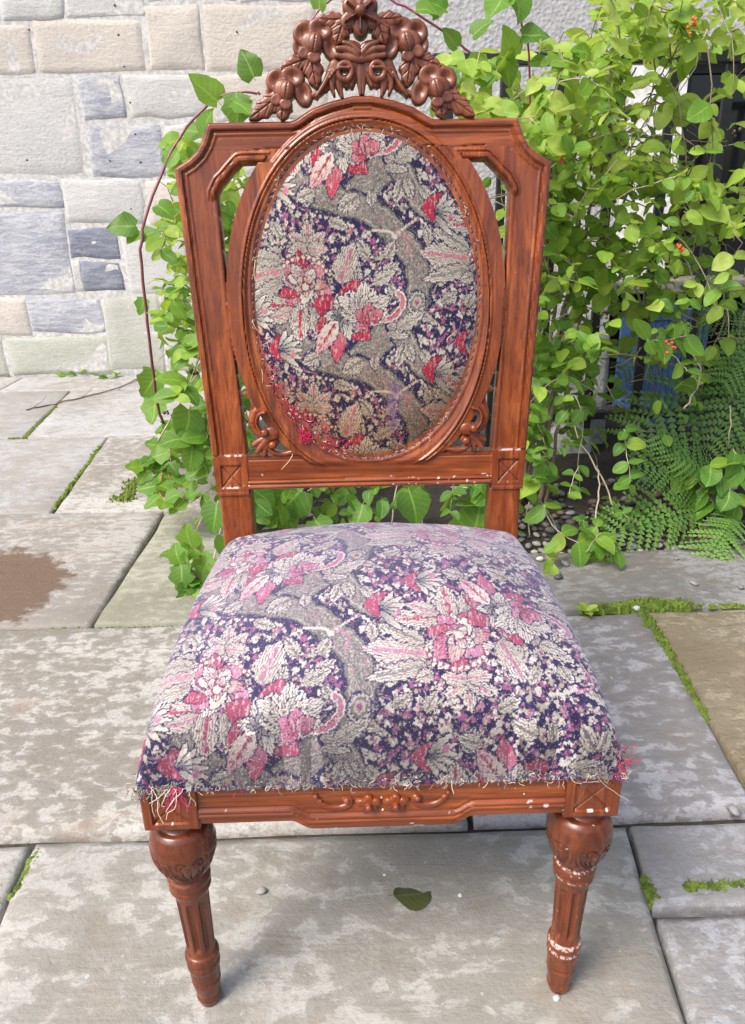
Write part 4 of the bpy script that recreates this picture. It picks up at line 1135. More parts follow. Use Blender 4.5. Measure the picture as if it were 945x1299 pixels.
def line(pts, w, col, dash=None):
    P = np.array(pts, float)
    for _ in range(3):
        Q = [P[0]]
        for a, b in zip(P[:-1], P[1:]): Q += [a*.75+b*.25, a*.25+b*.75]
        Q.append(P[-1]); P = np.array(Q)
    acc = 0
    for a, b in zip(P[:-1], P[1:]):
        n = max(1, int(np.hypot(*(b-a))/(w*.6)))
        for k in range(n):
            q = a+(b-a)*k/n; acc += np.hypot(*(b-a))/n
            if dash and (acc % dash) > dash*.5: continue
            cx, cy, _ = tp(q[0], q[1], 0); ix, dx, dy = win(cx, cy, w+3)
            put(ix, np.hypot(dx, dy) < w*(1+.3*N_f[ix]), np.asarray(col))
# ground: navy, sprinkled with small white and mauve flowers and leaves
tex[:] = NAVY
tex[N_x > .55] = NAVY*2.2
rr = random.Random(3); pts_ = []
for _ in range(9000):
    x, y = rr.uniform(0, TW), rr.uniform(0, TH)
    if any(min(abs(x-a), TW-abs(x-a))**2+min(abs(y-b), TH-abs(y-b))**2 < 26**2 for a, b in pts_): continue
    pts_.append((x, y))
for (x, y) in pts_:
    t = rr.random(); cl = CREAM*rr.uniform(.85, 1.05) if t < .56 else (MAUVE*1.5 if t < .80 else (PINK*.85 if t < .86 else SAND*.8))
    a0 = rr.uniform(0, 360); np_ = 5 if rr.random() < .7 else 3; L = rr.uniform(11, 18)
    for k in range(np_):
        petal(x+rr.gauss(0, 2), y+rr.gauss(0, 2), a0+k*(360/np_ if np_ == 5 else 55)+rr.gauss(0, 16), L*rr.uniform(.7, 1.3), L*rr.uniform(.28, .5), cl, cl*.85, hatch=.5, outline=False)
    if np_ == 5 and rr.random() < .6: disc(x, y, 3, 3, CRIM if t < .6 else NAVY, jag=.4)
    if rr.random() < .5: line([(x, y), (x+rr.gauss(0, 22), y+rr.gauss(0, 22)), (x+rr.gauss(0, 30), y+rr.gauss(0, 30))], 1.6, cl*.7)
for _ in range(2300):
    x, y = rr.uniform(0, TW), rr.uniform(0, TH); c_ = rr.choice([CREAM*.9, CREAM*.75, MAUVE*1.2, MAUVE, SAND*.8, PINK*.7])
    petal(x, y, rr.uniform(0, 360), rr.uniform(9, 19), rr.uniform(3, 6.5), c_, c_, hatch=.2, outline=False)
# winding grey paisley bands
def band(path, w):
    P = np.array(path, float)
    for _ in range(4):
        Q = [P[0]]
        for a, b in zip(P[:-1], P[1:]): Q += [a*.75+b*.25, a*.25+b*.75]
        Q.append(P[-1]); P = np.array(Q)
    D = np.full((TH, TW), 1e9, np.float32)
    for q in P[::1]:
        dx = np.abs(xx-q[0] % TW); dx = np.minimum(dx, TW-dx); dy = np.abs(yy-q[1] % TH); dy = np.minimum(dy, TH-dy)
        D = np.minimum(D, dx*dx+dy*dy)
    D = np.sqrt(D)+9*N_m+4*N_f
    tooth = ((np.arctan2(np.sin(xx*.16+N_m), np.cos(yy*.16+N_m))) > 0)*5
    tex[D < w+6+tooth] = NAVY
    k = (.82+.28*N_f+.22*N_v)[..., None]
    g_ = GREY*np.clip(k, .5, 1.35)
    m = D < w; tex[m] = g_[m]
    m2 = (np.abs(D-w*.74) < 2.0) & (N_x > -.2); tex[m2] = SAND*.9
    m3 = (D < w*.7) & (np.sin(D*.55+N_m*5) > .86); tex[m3] = CREAM*.62
    m4 = (D < w*.62) & (N_x > .62); tex[m4] = PINK*.75
band([(120, 120), (190, 215), (300, 255), (450, 285), (560, 380), (640, 480), (655, 580), (620, 690), (560, 720), (470, 800), (400, 860)], 54)
band([(560, 720), (640, 880), (760, 950), (800, 1010)], 40)
FLIP[:] = [-1, 760, 690]
band([(120, 120), (190, 215), (300, 255), (450, 285), (560, 380), (640, 480), (655, 580), (620, 690)], 46)
FLIP[:] = [1, 0, 0]
def paisley(cx, cy, r, ang):
    disc(cx, cy, r, r*1.25, GREY*1.35, ang, NAVY*1.5); disc(cx, cy, r*.78, r, GREY*.8, ang, CREAM*.75); disc(cx, cy, r*.5, r*.65, SAND*.9, ang, None); disc(cx, cy, r*.25, r*.33, MAUVE*1.2, ang)
    for k in range(14):
        a = k*math.tau/14; disc(cx+r*.88*math.cos(a), cy+r*1.1*math.sin(a), 3, 3, NAVY)
def leafc(cx, cy, ang, L, W, vein=PINK*.9, c0=None, c1=None): petal(cx, cy, ang, L, W, SAND if c0 is None else c0, CREAM if c1 is None else c1, .35, vein, .7, True, .75, 1)
def spray():
    paisley(640, 640, 34, 20); paisley(215, 240, 30, -10)
    line([(560, 375), (620, 400), (600, 450)], 4, PINK); line([(470, 370), (540, 372), (560, 400)], 5, CREAM*.9); line([(545, 395), (640, 330)], 5, CREAM*.8, 16)
    for q in [(500, 545, -40, 90, 26), (470, 560, -25, 95, 24), (400, 560, -75, 60, 18), (590, 185, 110, 95, 24), (520, 110, 20, 80, 18), (600, 800, 70, 75, 20), (420, 860, 150, 95, 32), (470, 840, 95, 60, 20), (700, 705, 200, 70, 18), (560, 620, -120, 60, 18), (250, 840, 160, 80, 26), (110, 450, 200, 60, 22), (520, 470, -60, 70, 22), (450, 470, -120, 80, 24), (700, 560, -70, 80, 22), (740, 640, -30, 70, 20), (690, 420, -100, 60, 20), (300, 330, 20, 80, 22), (660, 210, 60, 70, 20), (80, 330, 60, 70, 22)]: leafc(*q, vein=GREY*.7)
    # star leaf
    for a, L in ((-90, 105), (-140, 92), (-40, 92), (-185, 80), (5, 80)): leafc(215, 430, a, L, 27)
    # big leaves
    leafc(335, 560, -68, 160, 46); leafc(165, 645, 182, 165, 46, CRIM*1.3); leafc(150, 660, 160, 120, 30); leafc(180, 640, 95, 150, 40, CRIM*1.2); leafc(235, 650, 80, 130, 34, GREY)
    leafc(860, 480, 188, 210, 50, PINK); leafc(850, 515, 168, 190, 30, GREY); leafc(850, 440, 207, 160, 28, GREY)
    # rose
    for k in range(11): petal(195+rr.gauss(0, 6), 560+rr.gauss(0, 6), k*33+rr.gauss(0, 9), rr.uniform(88, 118), rr.uniform(28, 44), CRIM*1.1 if 90 < (k*33) % 360 < 290 else PINK, CREAM if k % 3 == 0 else (PINK*1.1 if k % 3 == 1 else CRIM*1.4), .14, None, 1.2, True, .8, k % 3 == 0)
    for k in range(8): petal(205+rr.gauss(0, 10), 562+rr.gauss(0, 10), k*45+rr.gauss(0, 12), rr.uniform(52, 84), rr.uniform(20, 32), PINK if k % 2 else SAND, CREAM if k % 3 else CRIM*1.3, .14, None, 1.3, True, .8, k % 2)
    for k in range(5): petal(200, 568, k*72+rr.gauss(0, 14), 42, 17, CRIM*.9, CREAM*.9, 0, None, 1.2)
    disc(200, 572, 14, 14, CREAM*.8, 0, CRIM*.6)
    for k in range(12):
        a = rad(-160+k*12); disc(192+104*math.cos(a), 560+98*math.sin(a), 6.5, 6.5, CREAM, 0, CRIM*.7); 
    # lily
    for a, L, W, c0, c1 in ((-62, 150, 46, CRIM, CRIM*1.4), (-150, 120, 46, CRIM*.8, CRIM*1.5), (-22, 150, 46, PINK, CRIM*1.5), (150, 120, 40, CRIM, CRIM*1.4), (98, 190, 34, PINK, CRIM*1.6), (40, 150, 50, CRIM, CRIM*1.3)):
        petal(338, 680, a, L, W, c0, c1, .1, None, .8)
    for a, L, W in ((-2, 170, 56), (-70, 105, 34), (20, 120, 46), (-105, 85, 26), (130, 90, 30), (75, 95, 26), (-180, 75, 24)): petal(345, 685, a, L, W, GREY*1.3, CREAM*1.05, .2, None, 1.1, True, .7, 1)
    petal(400, 690, 3, 120, 34, PINK, CREAM, .2, None, 1.2)
    for a in range(0, 360, 45): petal(335, 690, a, 38, 8, GREY*.9, GREY*1.4, 0, None, .3)
    # scroll tail
    for w, c in ((17, NAVY), (14, CREAM), (9, PINK*.9)): line([(470, 700), (530, 705), (575, 670), (588, 625), (565, 605)], w, c)
    line([(480, 702), (530, 700), (570, 665)], 3.5, CRIM*1.3, 14)
    leafc(560, 740, -30, 130, 26, GREY); leafc(520, 760, 5, 90, 16, GREY)
    # shells: crimson half with striped cream half
    for (x, y, a, k) in ((725, 285, 0, 1.0), (95, 790, -10, .95)):
        petal(x+52*k, y+6, 180+a, 115*k, 56*k, CRIM, CRIM*1.5, 0, None, .8)
        for j in range(6): petal(x-10*k, y+34*k, -62+j*22+a, 98*k, 13*k, GREY*1.2, CREAM*1.05, 0, None, .4)
        disc(x+45*k, y+45*k, 12, 16, PINK, 30)
    # open flower at the top
    for k in range(7): petal(430, 60, 180+k*30, 120 if k % 2 else 95, 36, SAND, CREAM*1.05, .25, None, 1.0, True, .7, 1)
    for k in range(4): petal(450, 85, 150+k*60, 62, 26, CRIM, PINK*1.2, .1, None, 1.0)
    petal(320, 90, 125, 150, 34, CREAM, PINK, .2, CRIM, .9)
spray()
FLIP[:] = [-1, 760, 990]
spray()
FLIP[:] = [1, 0, 0]
# thread irregularity
tex *= (1+.10*N_v+.08*N_x)[..., None]
streak = (pn(500, 30, 77, 1) > .42) & (tex[..., 0] > tex[..., 2]*1.6) & (tex[..., 0] > .12)
tex[streak] = tex[streak]*.45+CREAM*.5
tex = np.clip(tex, .004, .8)
def sample(fx, fy):
    fx = fx+3.0*vn(fx*.30, fy*.10, 1.5)+1.6*vn(fx*.9, fy*.3, 3.5); fy = fy+5.5*vn(fx*.42, fy*.035, 7.5)+2.5*vn(fx*.8, fy*.3, 9.5)
    X = fx % TW; Y = fy % TH; xi = X.astype(int) % TW; yi = Y.astype(int) % TH; a = (X-xi)[..., None]; b = (Y-yi)[..., None]; x1 = (xi+1) % TW; y1 = (yi+1) % TH
    return (tex[yi, xi]*(1-a)+tex[yi, x1]*a)*(1-b)+(tex[y1, xi]*(1-a)+tex[y1, x1]*a)*b

# ------------------------------------------------------------------ oval back pad
n = 520
A, Bq = np.meshgrid(np.linspace(-1, 1, int(n*.72)), np.linspace(-1, 1, n))
# square -> disc mapping keeps quads even
xs = A*np.sqrt(1-Bq*Bq/2); ys = Bq*np.sqrt(1-A*A/2)
U = xs*(OA+.003); V = OC+ys*(OB+.003)
r2 = np.clip(xs*xs+ys*ys, 0, 1)
Hh = -.004+.020*(1-r2**2.2)**.75+.0012*fbm(U*22, V*22, 1.0, 3)*(1-r2)
fx = 441+U/.000352; fy = 634-(V-OC)/.000352
col = sample(fx, fy)
# real wear of the cloth: tea-brown stain low down, bleached top
st = sst(OC-.06, OC-.17, V+.02*fbm(U*18, V*18, 3.0))[..., None]
col = col*(1-st*np.array([.22, .42, .58]))
tone = (.80+.14*fbm(U*9, V*9, 8.0))[..., None]; col = col*tone
red = (sst(.80, .98, r2)*sst(-.01, -.07, U)*sst(OC-.10, OC-.13, V)*(fbm(U*120, V*120, 6, 2) > -.1))[..., None]
col = col*(1-red)+np.array([.42, .012, .05])*red
pu = (np.exp(-((U-.036-.02*(V-OC+.16))/.008)**2)*sst(OC-.19, OC-.17, V)*sst(OC-.10, OC-.12, V))[..., None]*.55
col = col*(1-pu)+np.array([.10, .03, .14])*pu
mk('back_pad', back_pt(U, V, Hh).reshape(-1, 3), gridfaces(A.shape[1], A.shape[0])[:, ::1], M['back_cloth'], chair, True, {'print': col.reshape(-1, 3)})
pad = C.objects['back_pad']
def rope(name, pts, r, col_a, col_b, par, strands=2, pitch=.012):
    """a twisted cord following pts"""
    pts = np.asarray(pts); L = np.concatenate([[0], np.cumsum(np.linalg.norm(np.diff(pts, axis=0), axis=1))])
    m = int(L[-1]/.0012); t = np.linspace(0, L[-1], m); P = np.stack([np.interp(t, L, pts[:, k]) for k in range(3)], 1)
    T = np.gradient(P, axis=0); T /= np.linalg.norm(T, axis=1)[:, None]; n1 = np.cross(T, EN); n1 /= np.linalg.norm(n1, axis=1)[:, None]; n2 = np.cross(T, n1)
    mb = MB(); cols = []
    for sidx in range(strands):
        ph = t/pitch*2*np.pi+sidx*2*np.pi/strands
        Q = P+r*.55*(np.cos(ph)[:, None]*n1+np.sin(ph)[:, None]*n2)+.0004*NR.normal(size=(m, 3))*.6
        k0 = mb.n; mb.tube(Q, r*.62, r*.62, 5, False); cols.append(np.tile(col_a if sidx % 2 == 0 else col_b, (mb.n-k0, 1)))
    return mb.build(name, M['thread'], par, True, {'print': np.concatenate(cols)})
th = np.linspace(0, 2*np.pi, 260); sq = lambda c: np.sign(c)*np.abs(c)**(2/2.08)
rope('piping', back_pt(OA*1.004*sq(np.cos(th)), OC+OB*1.003*sq(np.sin(th)), np.full(260, .0005)), .0017, np.array([.03, .025, .04]), np.array([.13, .11, .10]), pad)

# ------------------------------------------------------------------ seat cushion
def gx(x, y): return float(atY(x, y, YF-.004)[0])
WF = (gx(800, 985)-gx(166, 1000))/2+.004; CXS = (gx(800, 985)+gx(166, 1000))/2
YB0, YBK = YF+.001, 1.088
WBK = .236
ZE = ZT-.001
nu, nv = 680, 660
a = np.linspace(-1, 1, nu); b = np.linspace(0, 1, nv)
am = a*.35+.65*np.sin(a*np.pi/2); bm = .45*b**2.2+.55*b**1.25; bm = bm/bm[-1]
A, Bq = np.meshgrid(am, bm)
wid = WF-.006+(WBK-WF+.006)*Bq**.9
bulge = 1+.045*np.sin(np.pi*Bq**.8)
X = CXS+(CX-CXS)*Bq+A*wid*bulge
Y = YB0+(YBK-YB0)*Bq
dx = (1-np.abs(A))*wid; dyf = Bq*(YBK-YB0); dyb = (1-Bq)*(YBK-YB0)
def rise(d, R_): q = np.clip(d/R_, 0, 1); return (1-(1-q)**2.2)**.55
side_h = (.040+.076*Bq**.85)*rise(dx, .046)*rise(dyf, .036)*rise(dyb, .05)
dome = .091*(1-np.abs(A)**2.2)**.9*np.sin(np.pi*Bq**.80)**.75
Z = ZE+side_h+dome
Y = Y-.0045*np.sin(np.pi*np.clip(dyf/.04, 0, 1))*(1-.6*np.abs(A)**6)
X = X+.007*np.sign(A)*np.sin(np.pi*np.clip(dx/.05, 0, 1))
Z += .0022*fbm(X*16, Y*16, 2.0, 3)*rise(dx, .05)*rise(dyf, .05)
# pull lines and a rolled lip at the front edge
Z += .0016*np.sin(X*95+2*vn(X*20, 0, 3))*np.exp(-((dyf-.014)/.010)**2)
# fabric coordinates follow the cloth
sx = A*(WF*.62+.38*wid); sy = np.concatenate([np.zeros((1, nu)), np.cumsum(np.hypot(np.diff(Y, axis=0), np.diff(Z, axis=0)), 0)], 0)
sy = np.minimum(sy, sy[:, nu//2][:, None])*.85+sy*.15
fx = 190+(sx+.185)/.00036; fy = 560-(sy-.118)/.00036
col = sample(fx, fy)
lum = col.mean(-1, keepdims=True)
fade = (np.clip(.08+.44*sst(.15, .85, Bq)+.20*fbm(X*5, Y*5, 4.0, 3), 0, .68))[..., None]  # real fading plus lilac sky sheen painted in, stronger towards the back
faded_sheen = np.array([.19, .172, .245])*.60+col*.40
col = col*(1-fade)+faded_sheen*fade
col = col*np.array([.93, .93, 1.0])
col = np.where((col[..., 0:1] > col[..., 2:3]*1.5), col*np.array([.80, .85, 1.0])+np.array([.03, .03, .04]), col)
front_dark = (sst(.06, .0, dyf)*.5*(fbm(X*40, Y*10, 1, 2) > -.3))[..., None]  # blotchy darkening towards the front edge
col = col*(1-front_dark)
edge = (sst(.022, .004, dx)*(fbm(X*60, Y*60, 2.2, 2) > .05))[..., None]*.7
col = col*(1-edge)+np.array([.34, .015, .07])*edge
V = np.stack([X, Y, Z], -1).reshape(-1, 3); fs = gridfaces(nu, nv)
idx = np.arange(nu*nv).reshape(nv, nu); loop = np.concatenate([idx[0, :], idx[1:, -1], idx[-1, -2::-1], idx[-2:0:-1, 0]])
low = V[loop].copy(); low[:, 2] = ZT+.0005-.003*np.abs(vn(low[:, 0]*160, low[:, 1]*160, 3)); low[:, :2] += (low[:, :2]-np.array([CX, .84]))*-.004
low[:, 1] = np.where(low[:, 1] < YF+.004, YF-.0022, low[:, 1])
k = len(V); m = len(loop); sk = np.stack([loop, k+np.arange(m), k+(np.arange(m)+1) % m, np.roll(loop, -1)], 1)
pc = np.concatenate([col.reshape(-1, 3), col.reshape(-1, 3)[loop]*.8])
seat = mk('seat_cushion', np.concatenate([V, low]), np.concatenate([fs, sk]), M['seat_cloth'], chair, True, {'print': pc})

# loose threads: fringe along the front edge, tufts at the corners, hairs on the pad
def threads(name, items, par):
    mb = MB(); cols = []
    for P, r, c in items:
        k0 = mb.n; mb.tube(P, r, r*.7, 4, False); cols.append(np.tile(np.asarray(c), (mb.n-k0, 1)))
    o = mb.build(name, M['thread'], par, True, {'print': np.concatenate(cols)}); o['kind'] = 'stuff'; return o
def curl(p, d, L, wob, n=8, grav=.0):
    P = [np.array(p, float)]; d = np.array(d, float); d /= np.linalg.norm(d)
    for i in range(n):
        d = d+np.array([R.gauss(0, wob), R.gauss(0, wob)*.5, R.gauss(0, wob)-grav]); d /= np.linalg.norm(d); P.append(P[-1]+d*L/n)
    P = np.array(P); P[:, 1] = np.where((P[:, 2] < ZT+.0) & (P[:, 1] > YF-.004), YF-.002-R.random()*.002, P[:, 1]); return P
T_ = []
pal_ = [CREAM*.9, SAND*.8, SAND, NAVY*2, GREY, NAVY*3, np.array([.30, .03, .09])]
for _ in range(420):
    x = CXS+R.uniform(-1, 1)*WF; z = ZT+R.uniform(-.003, .012)
    T_.append((curl((x, YB0-.003-R.random()*.002, z), (R.gauss(0, 1), -.12, R.gauss(-.25, .5)), R.uniform(.004, .011), .5), R.uniform(.00025, .0005), pal_[R.randrange(7)]))
for _ in range(30):
    x = CXS-WF+R.random()**1.5*.07; T_.append((curl((x, YB0-.003, ZT+R.uniform(-.006, .012)), (R.gauss(-.2, .6), -.3, -.9), R.uniform(.008, .022), .5, 10, .1), R.uniform(.00025, .00045), pal_[R.choice([0, 1, 2, 0, 3, 6])]))
for _ in range(15):
    x = CXS-WF+.050+R.gauss(0, .004); T_.append((curl((x, YB0-.005, ZT+.006), (R.gauss(0, .2), -.2, -1), R.uniform(.018, .036), .22, 9, .1), .0006, (.48+R.random()*.1, .03, .12)))
for _ in range(9):
    x = CXS-WF+.045+R.gauss(0, .012); T_.append((curl((x, YB0-.006, ZT+.006), (R.gauss(0, .3), -.2, -1), R.uniform(.02, .042), .35, 10, .1), .0005, CREAM*1.0))
for _ in range(75):
    T_.append((curl((CXS+WF-.012+R.gauss(0, .008), YB0+R.random()*.03, ZT+.010+R.gauss(0, .005)), (R.gauss(.7, .6), R.gauss(-.3, .4), R.gauss(.1, .6)), R.uniform(.004, .011), .7), .0005, (.42, .02+R.random()*.04, .09)))
for _ in range(60):
    y = R.uniform(YB0, YBK-.1); sd = R.choice([-1, 1]); t = (y-YB0)/(YBK-YB0); wx = WF+(WBK-WF)*t
    T_.append((curl((CXS+(CX-CXS)*t+sd*wx, y, ZT+.004), (sd*.7, 0, R.gauss(-.2, .6)), R.uniform(.005, .014), .5), .0005, pal_[R.randrange(7)]))
for x, L, c in ((.205, .05, CREAM), (.235, .055, SAND), (.222, .05, np.array([.12, .06, .04])), (.075, .02, CREAM)):
    T_.append((curl((CXS+x, YB0-.006, ZT+.006), (.45, -.25, -.8), L*.8, .25, 10, .0), .00035, c))
threads('frayed_fringe', T_, seat)
T_ = []
for _ in range(150):
    a = R.uniform(0, 6.28); e_ = .985+R.random()*.03
    u, v = OA*e_*math.copysign(abs(math.cos(a))**.96, math.cos(a)), OC+OB*e_*math.copysign(abs(math.sin(a))**.96, math.sin(a)); p = back_pt(np.array(u), np.array(v), np.array(.004))
    rd = (u < -.01 and v < OC-.11) 
    T_.append((curl(p, (R.gauss(0, 1), -.5, R.gauss(0, 1)), R.uniform(.003, .009), .5, 7), .0004, (.5, .02, .07) if rd or R.random() < .15 else (CREAM*.9, SAND, NAVY*2)[R.randrange(3)]))
for _ in range(230):
    a = rad(R.uniform(188, 262)); e_ = R.uniform(.90, 1.02); u, v = OA*e_*math.cos(a), OC+OB*e_*math.sin(a); p = back_pt(np.array(u), np.array(v), np.array(.006))
    T_.append((curl(p, (R.gauss(0, 1), -.7, R.gauss(0, 1)), R.uniform(.003, .009), .7, 6), .0005, (.46, .015, .06) if R.random() < .8 else CREAM))
for _ in range(60):
    p = back_pt(np.array(-.094+R.gauss(0, .004)), np.array(OC-.187+R.gauss(0, .005)), np.array(.008)); T_.append((curl(p, (R.gauss(0, 1), -.5, R.gauss(0, 1)), .009, .8, 7), .0006, (.50, .02, .08)))
for (x, y, L) in ((326, 330, .03), (333, 468, .025), (322, 405, .02), (372, 574, .03), (575, 420, .02)):
    u, v = B(x, y)[0], B(x, y)[1]; p = back_pt(np.array(u), np.array(v), np.array(.010)); T_.append((curl(p, (R.gauss(0, .4), -.2, -1), L, .2, 8), .0006, (.62, .45, .25)))
threads('loose_thread', T_, pad)

# ------------------------------------------------------------------ foliage
def leaf_arrays(kind, seed, tint):
    """one leaf, base at the origin, pointing along +Y, face towards +Z"""
    rr = random.Random(seed)
    nx_, ny_ = 5, 9
    V = []; A_ = []
    wr = {'oval': rr.uniform(.33, .43), 'heart': .50, 'lobed': .46}[kind]
    fold = rr.uniform(.10, .38); curl_ = rr.uniform(-.10, .42); side = rr.uniform(-.12, .12); tw = rr.uniform(-.35, .35); wav = rr.uniform(.0, .05)
    for j in range(ny_):
        t = j/(ny_-1)
        if kind == 'oval': w = wr*math.sin(math.pi*min(1, t*.97+.015)**rr.choice([.86, .86, .9]))**.62
        elif kind == 'heart': w = wr*(math.sin(math.pi*(t*.93+.055)**.62))**.85
        else: w = wr*(math.sin(math.pi*(t*.95+.03)**.7))**.8*(1+.20*math.sin(t*15.0))
        if kind != 'oval': w *= 1+.06*(j % 2)
        for i in range(nx_):
            s = (i/(nx_-1)-.5)*2
            x = s*w+side*math.sin(t*math.pi); y = t-(.10*abs(s) if kind == 'heart' and j == 0 else 0)
            z = fold*abs(s)*w-curl_*t*t+wav*math.sin(t*9+s*3+seed)
            ca, sa = math.cos(tw*t), math.sin(tw*t); x, z = x*ca-z*sa, x*sa+z*ca
            V.append((x, y, z)); A_.append((i/(nx_-1), t, tint))
    Fs = [(j*nx_+i, j*nx_+i+1, (j+1)*nx_+i+1, (j+1)*nx_+i) for j in range(ny_-1) for i in range(nx_-1)]
    # short stalk
    k = len(V); V += [(-.012, -.16, -.02), (.012, -.16, -.02), (.012, .02, .0), (-.012, .02, .0)]; A_ += [(.5, 0, tint)]*4; Fs.append((k, k+1, k+2, k+3))
    return np.array(V), Fs, np.array(A_)
def leaf_mesh(name, kind, seed, tint, mat):
    V, Fs, A_ = leaf_arrays(kind, seed, tint)
    o = mk(name, V, Fs, mat, None, True, {'leaf': A_}); me = o.data; bpy.data.objects.remove(o); return me
TINTS = [.05, .15, .25, .35, .45, .55, .65, .75, .85, .95]
LV = [[leaf_mesh('leaf', 'oval', 100*i+k, t, M['leaf']) for k in range(4)] for i, t in enumerate(TINTS)]
LH = [leaf_mesh('leaf', 'heart', 900+k, t, M['leaf']) for k, t in enumerate((.10, .18, .28, .36))]
LL = [leaf_mesh('leaf', 'lobed', 950+k, t, M['leaf']) for k, t in enumerate((.10, .22, .34, .42))]
def frame(axis, normal):
    a = np.array(axis, float); a /= np.linalg.norm(a)+1e-9; n_ = np.array(normal, float); n_ -= a*(n_@a); n_ /= np.linalg.norm(n_)+1e-9
    s = np.cross(a, n_); return np.stack([s, a, n_], 1)
class Bush:
    """a plant: root empty, individually linked leaves, stems"""
    def __init__(s, name, label, cat, loc, group=None):
        s.root = empty(name, loc); tag(s.root, label, cat, group); s.loc = np.array(loc, float); s.items = []; s.stems = {}
    def leaf(s, me, p, size, axis, normal): s.items.append((me, np.array(p, float), size, frame(axis, normal)))
    def stem(s, mat, pts, r0, r1, n=5): s.stems.setdefault(mat, []).append((np.array(pts), r0, r1, n))
    def finish(s, limit=300, names=('leaf', 'leaves')):
        def key(it):
            q = it[1]-np.array([0, 0, CAMH]); z = q@fw
            x, y = PW/2+F*(q@cr)/z, PH/2-F*(q@cu)/z
            vis = -20 < x < PW+20 and -20 < y < PH+20
            hid = (222 < x < 700 and 130 < y < 690) and not (625 > y > 0 and False)
            return (it[2]/max(z, .1))*(1 if vis else .05)*(.6 if hid else 1)
        its = sorted(s.items, key=key, reverse=True)
        for me, p, sz, Rm in its[:limit]:
            o = bpy.data.objects.new(names[0], me); o.parent = s.root
            m4 = Matrix(((Rm[0, 0]*sz, Rm[0, 1]*sz, Rm[0, 2]*sz, p[0]-s.loc[0]), (Rm[1, 0]*sz, Rm[1, 1]*sz, Rm[1, 2]*sz, p[1]-s.loc[1]), (Rm[2, 0]*sz, Rm[2, 1]*sz, Rm[2, 2]*sz, p[2]-s.loc[2]), (0, 0, 0, 1)))
            o.matrix_basis = m4; C.objects.link(o)
        rest = its[limit:]
        if rest:
            Vs, Fl, As = [], [], []; n0 = 0; cache = {}
            for me, p, sz, Rm in rest:
                if me.name not in cache:
                    co = np.empty(len(me.vertices)*3, np.float32); me.vertices.foreach_get('co', co)
                    at = np.empty(len(me.vertices)*4, np.float32); me.color_attributes['leaf'].data.foreach_get('color', at)
                    lp = np.empty(len(me.loops), np.int32); me.loops.foreach_get('vertex_index', lp)
                    cache[me.name] = (co.reshape(-1, 3), at.reshape(-1, 4)[:, :3], lp.reshape(-1, 4))
                co, at, lp = cache[me.name]
                Vs.append(co@(Rm.T*sz)+p); As.append(at+np.array([0, 0, R.uniform(-.12, .12)])); Fl.append(lp+n0); n0 += len(co)
            o = mk(names[1], np.concatenate(Vs), np.concatenate(Fl), M['leaf'], s.root, True, {'leaf': np.concatenate(As)}); o['kind'] = 'stuff'
        for mat, L in s.stems.items():
            mb = MB()
            for pts, r0, r1, n in L: mb.tube(pts, r0, r1, n)
            o = mb.build('twigs', M[mat], s.root); o['kind'] = 'stuff'
        return s.root
def pmask(polys):
    fs = [(poly_sdf(np.array(p, float)), d) for p, d in polys]
    def f(x, y):
        v = 0.0
        for g_, d in fs:
            if g_(np.array([x]), np.array([y]))[0] > 0: v = d
        return v
    return f
# how thickly the shrub is leaved, area by area as seen in the photograph (used to prune the shoots)
dens = pmask([([(203, 320), (215, 185), (330, 165), (330, 600), (250, 560), (226, 520), (218, 470), (205, 420)], .95),
              ([(226, 520), (330, 560), (300, 720), (262, 700), (236, 610)], .7),
              ([(300, 590), (670, 590), (690, 720), (300, 720)], .98),
              ([(320, 120), (640, 120), (640, 600), (320, 600)], .16),
              ([(540, 80), (600, 66), (720, 55), (745, 15), (790, -40), (990, -60), (990, 480), (880, 420), (790, 430), (745, 540), (700, 545), (690, 720), (640, 720), (640, 160), (560, 150)], .86),
              ([(690, 545), (745, 520), (770, 560), (730, 640), (700, 640)], .3),
              ([(700, 640), (790, 640), (790, 700), (700, 705)], .12),
              ([(796, 92), (862, 88), (858, 185), (800, 185)], .5), ([(862, 75), (990, 60), (990, 150), (930, 235), (875, 225), (862, 190)], .25),
              ([(860, 300), (990, 290), (990, 360), (860, 360)], .35), ([(700, 120), (790, 120), (790, 180), (700, 200)], .9),
              ([(770, 395), (900, 395), (900, 560), (770, 560)], .18), ([(890, 560), (990, 540), (990, 660), (890, 650)], .6), ([(895, 390), (990, 380), (990, 545), (895, 545)], .10)])
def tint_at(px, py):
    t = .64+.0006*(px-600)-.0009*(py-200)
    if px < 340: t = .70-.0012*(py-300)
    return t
hs = Bush('honeysuckle', 'lush green honeysuckle climbing over the iron railing behind the chair', 'shrub', (.75, 2.35, 0))
def add_pair(bush, p, T, size, px, py, spread=1.0):
    T = np.array(T); T /= np.linalg.norm(T)+1e-9
    s0 = np.cross(T, np.array([R.gauss(0, .5), R.gauss(0, .5), 1.0])); s0 /= np.linalg.norm(s0)+1e-9
    for sg in (-1, 1):
        if R.random() < .10: continue
        ax = sg*s0*1.0+T*R.uniform(.1, .6)+np.array([R.gauss(0, .25), -.15+R.gauss(0, .25), R.gauss(-.22, .3)])
        nm = np.array([R.gauss(0, .55), -.5+R.gauss(0, .55), .8])
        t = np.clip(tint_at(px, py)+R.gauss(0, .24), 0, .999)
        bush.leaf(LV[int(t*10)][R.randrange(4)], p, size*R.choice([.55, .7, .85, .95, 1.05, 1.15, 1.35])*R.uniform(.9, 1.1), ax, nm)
cnt = 0
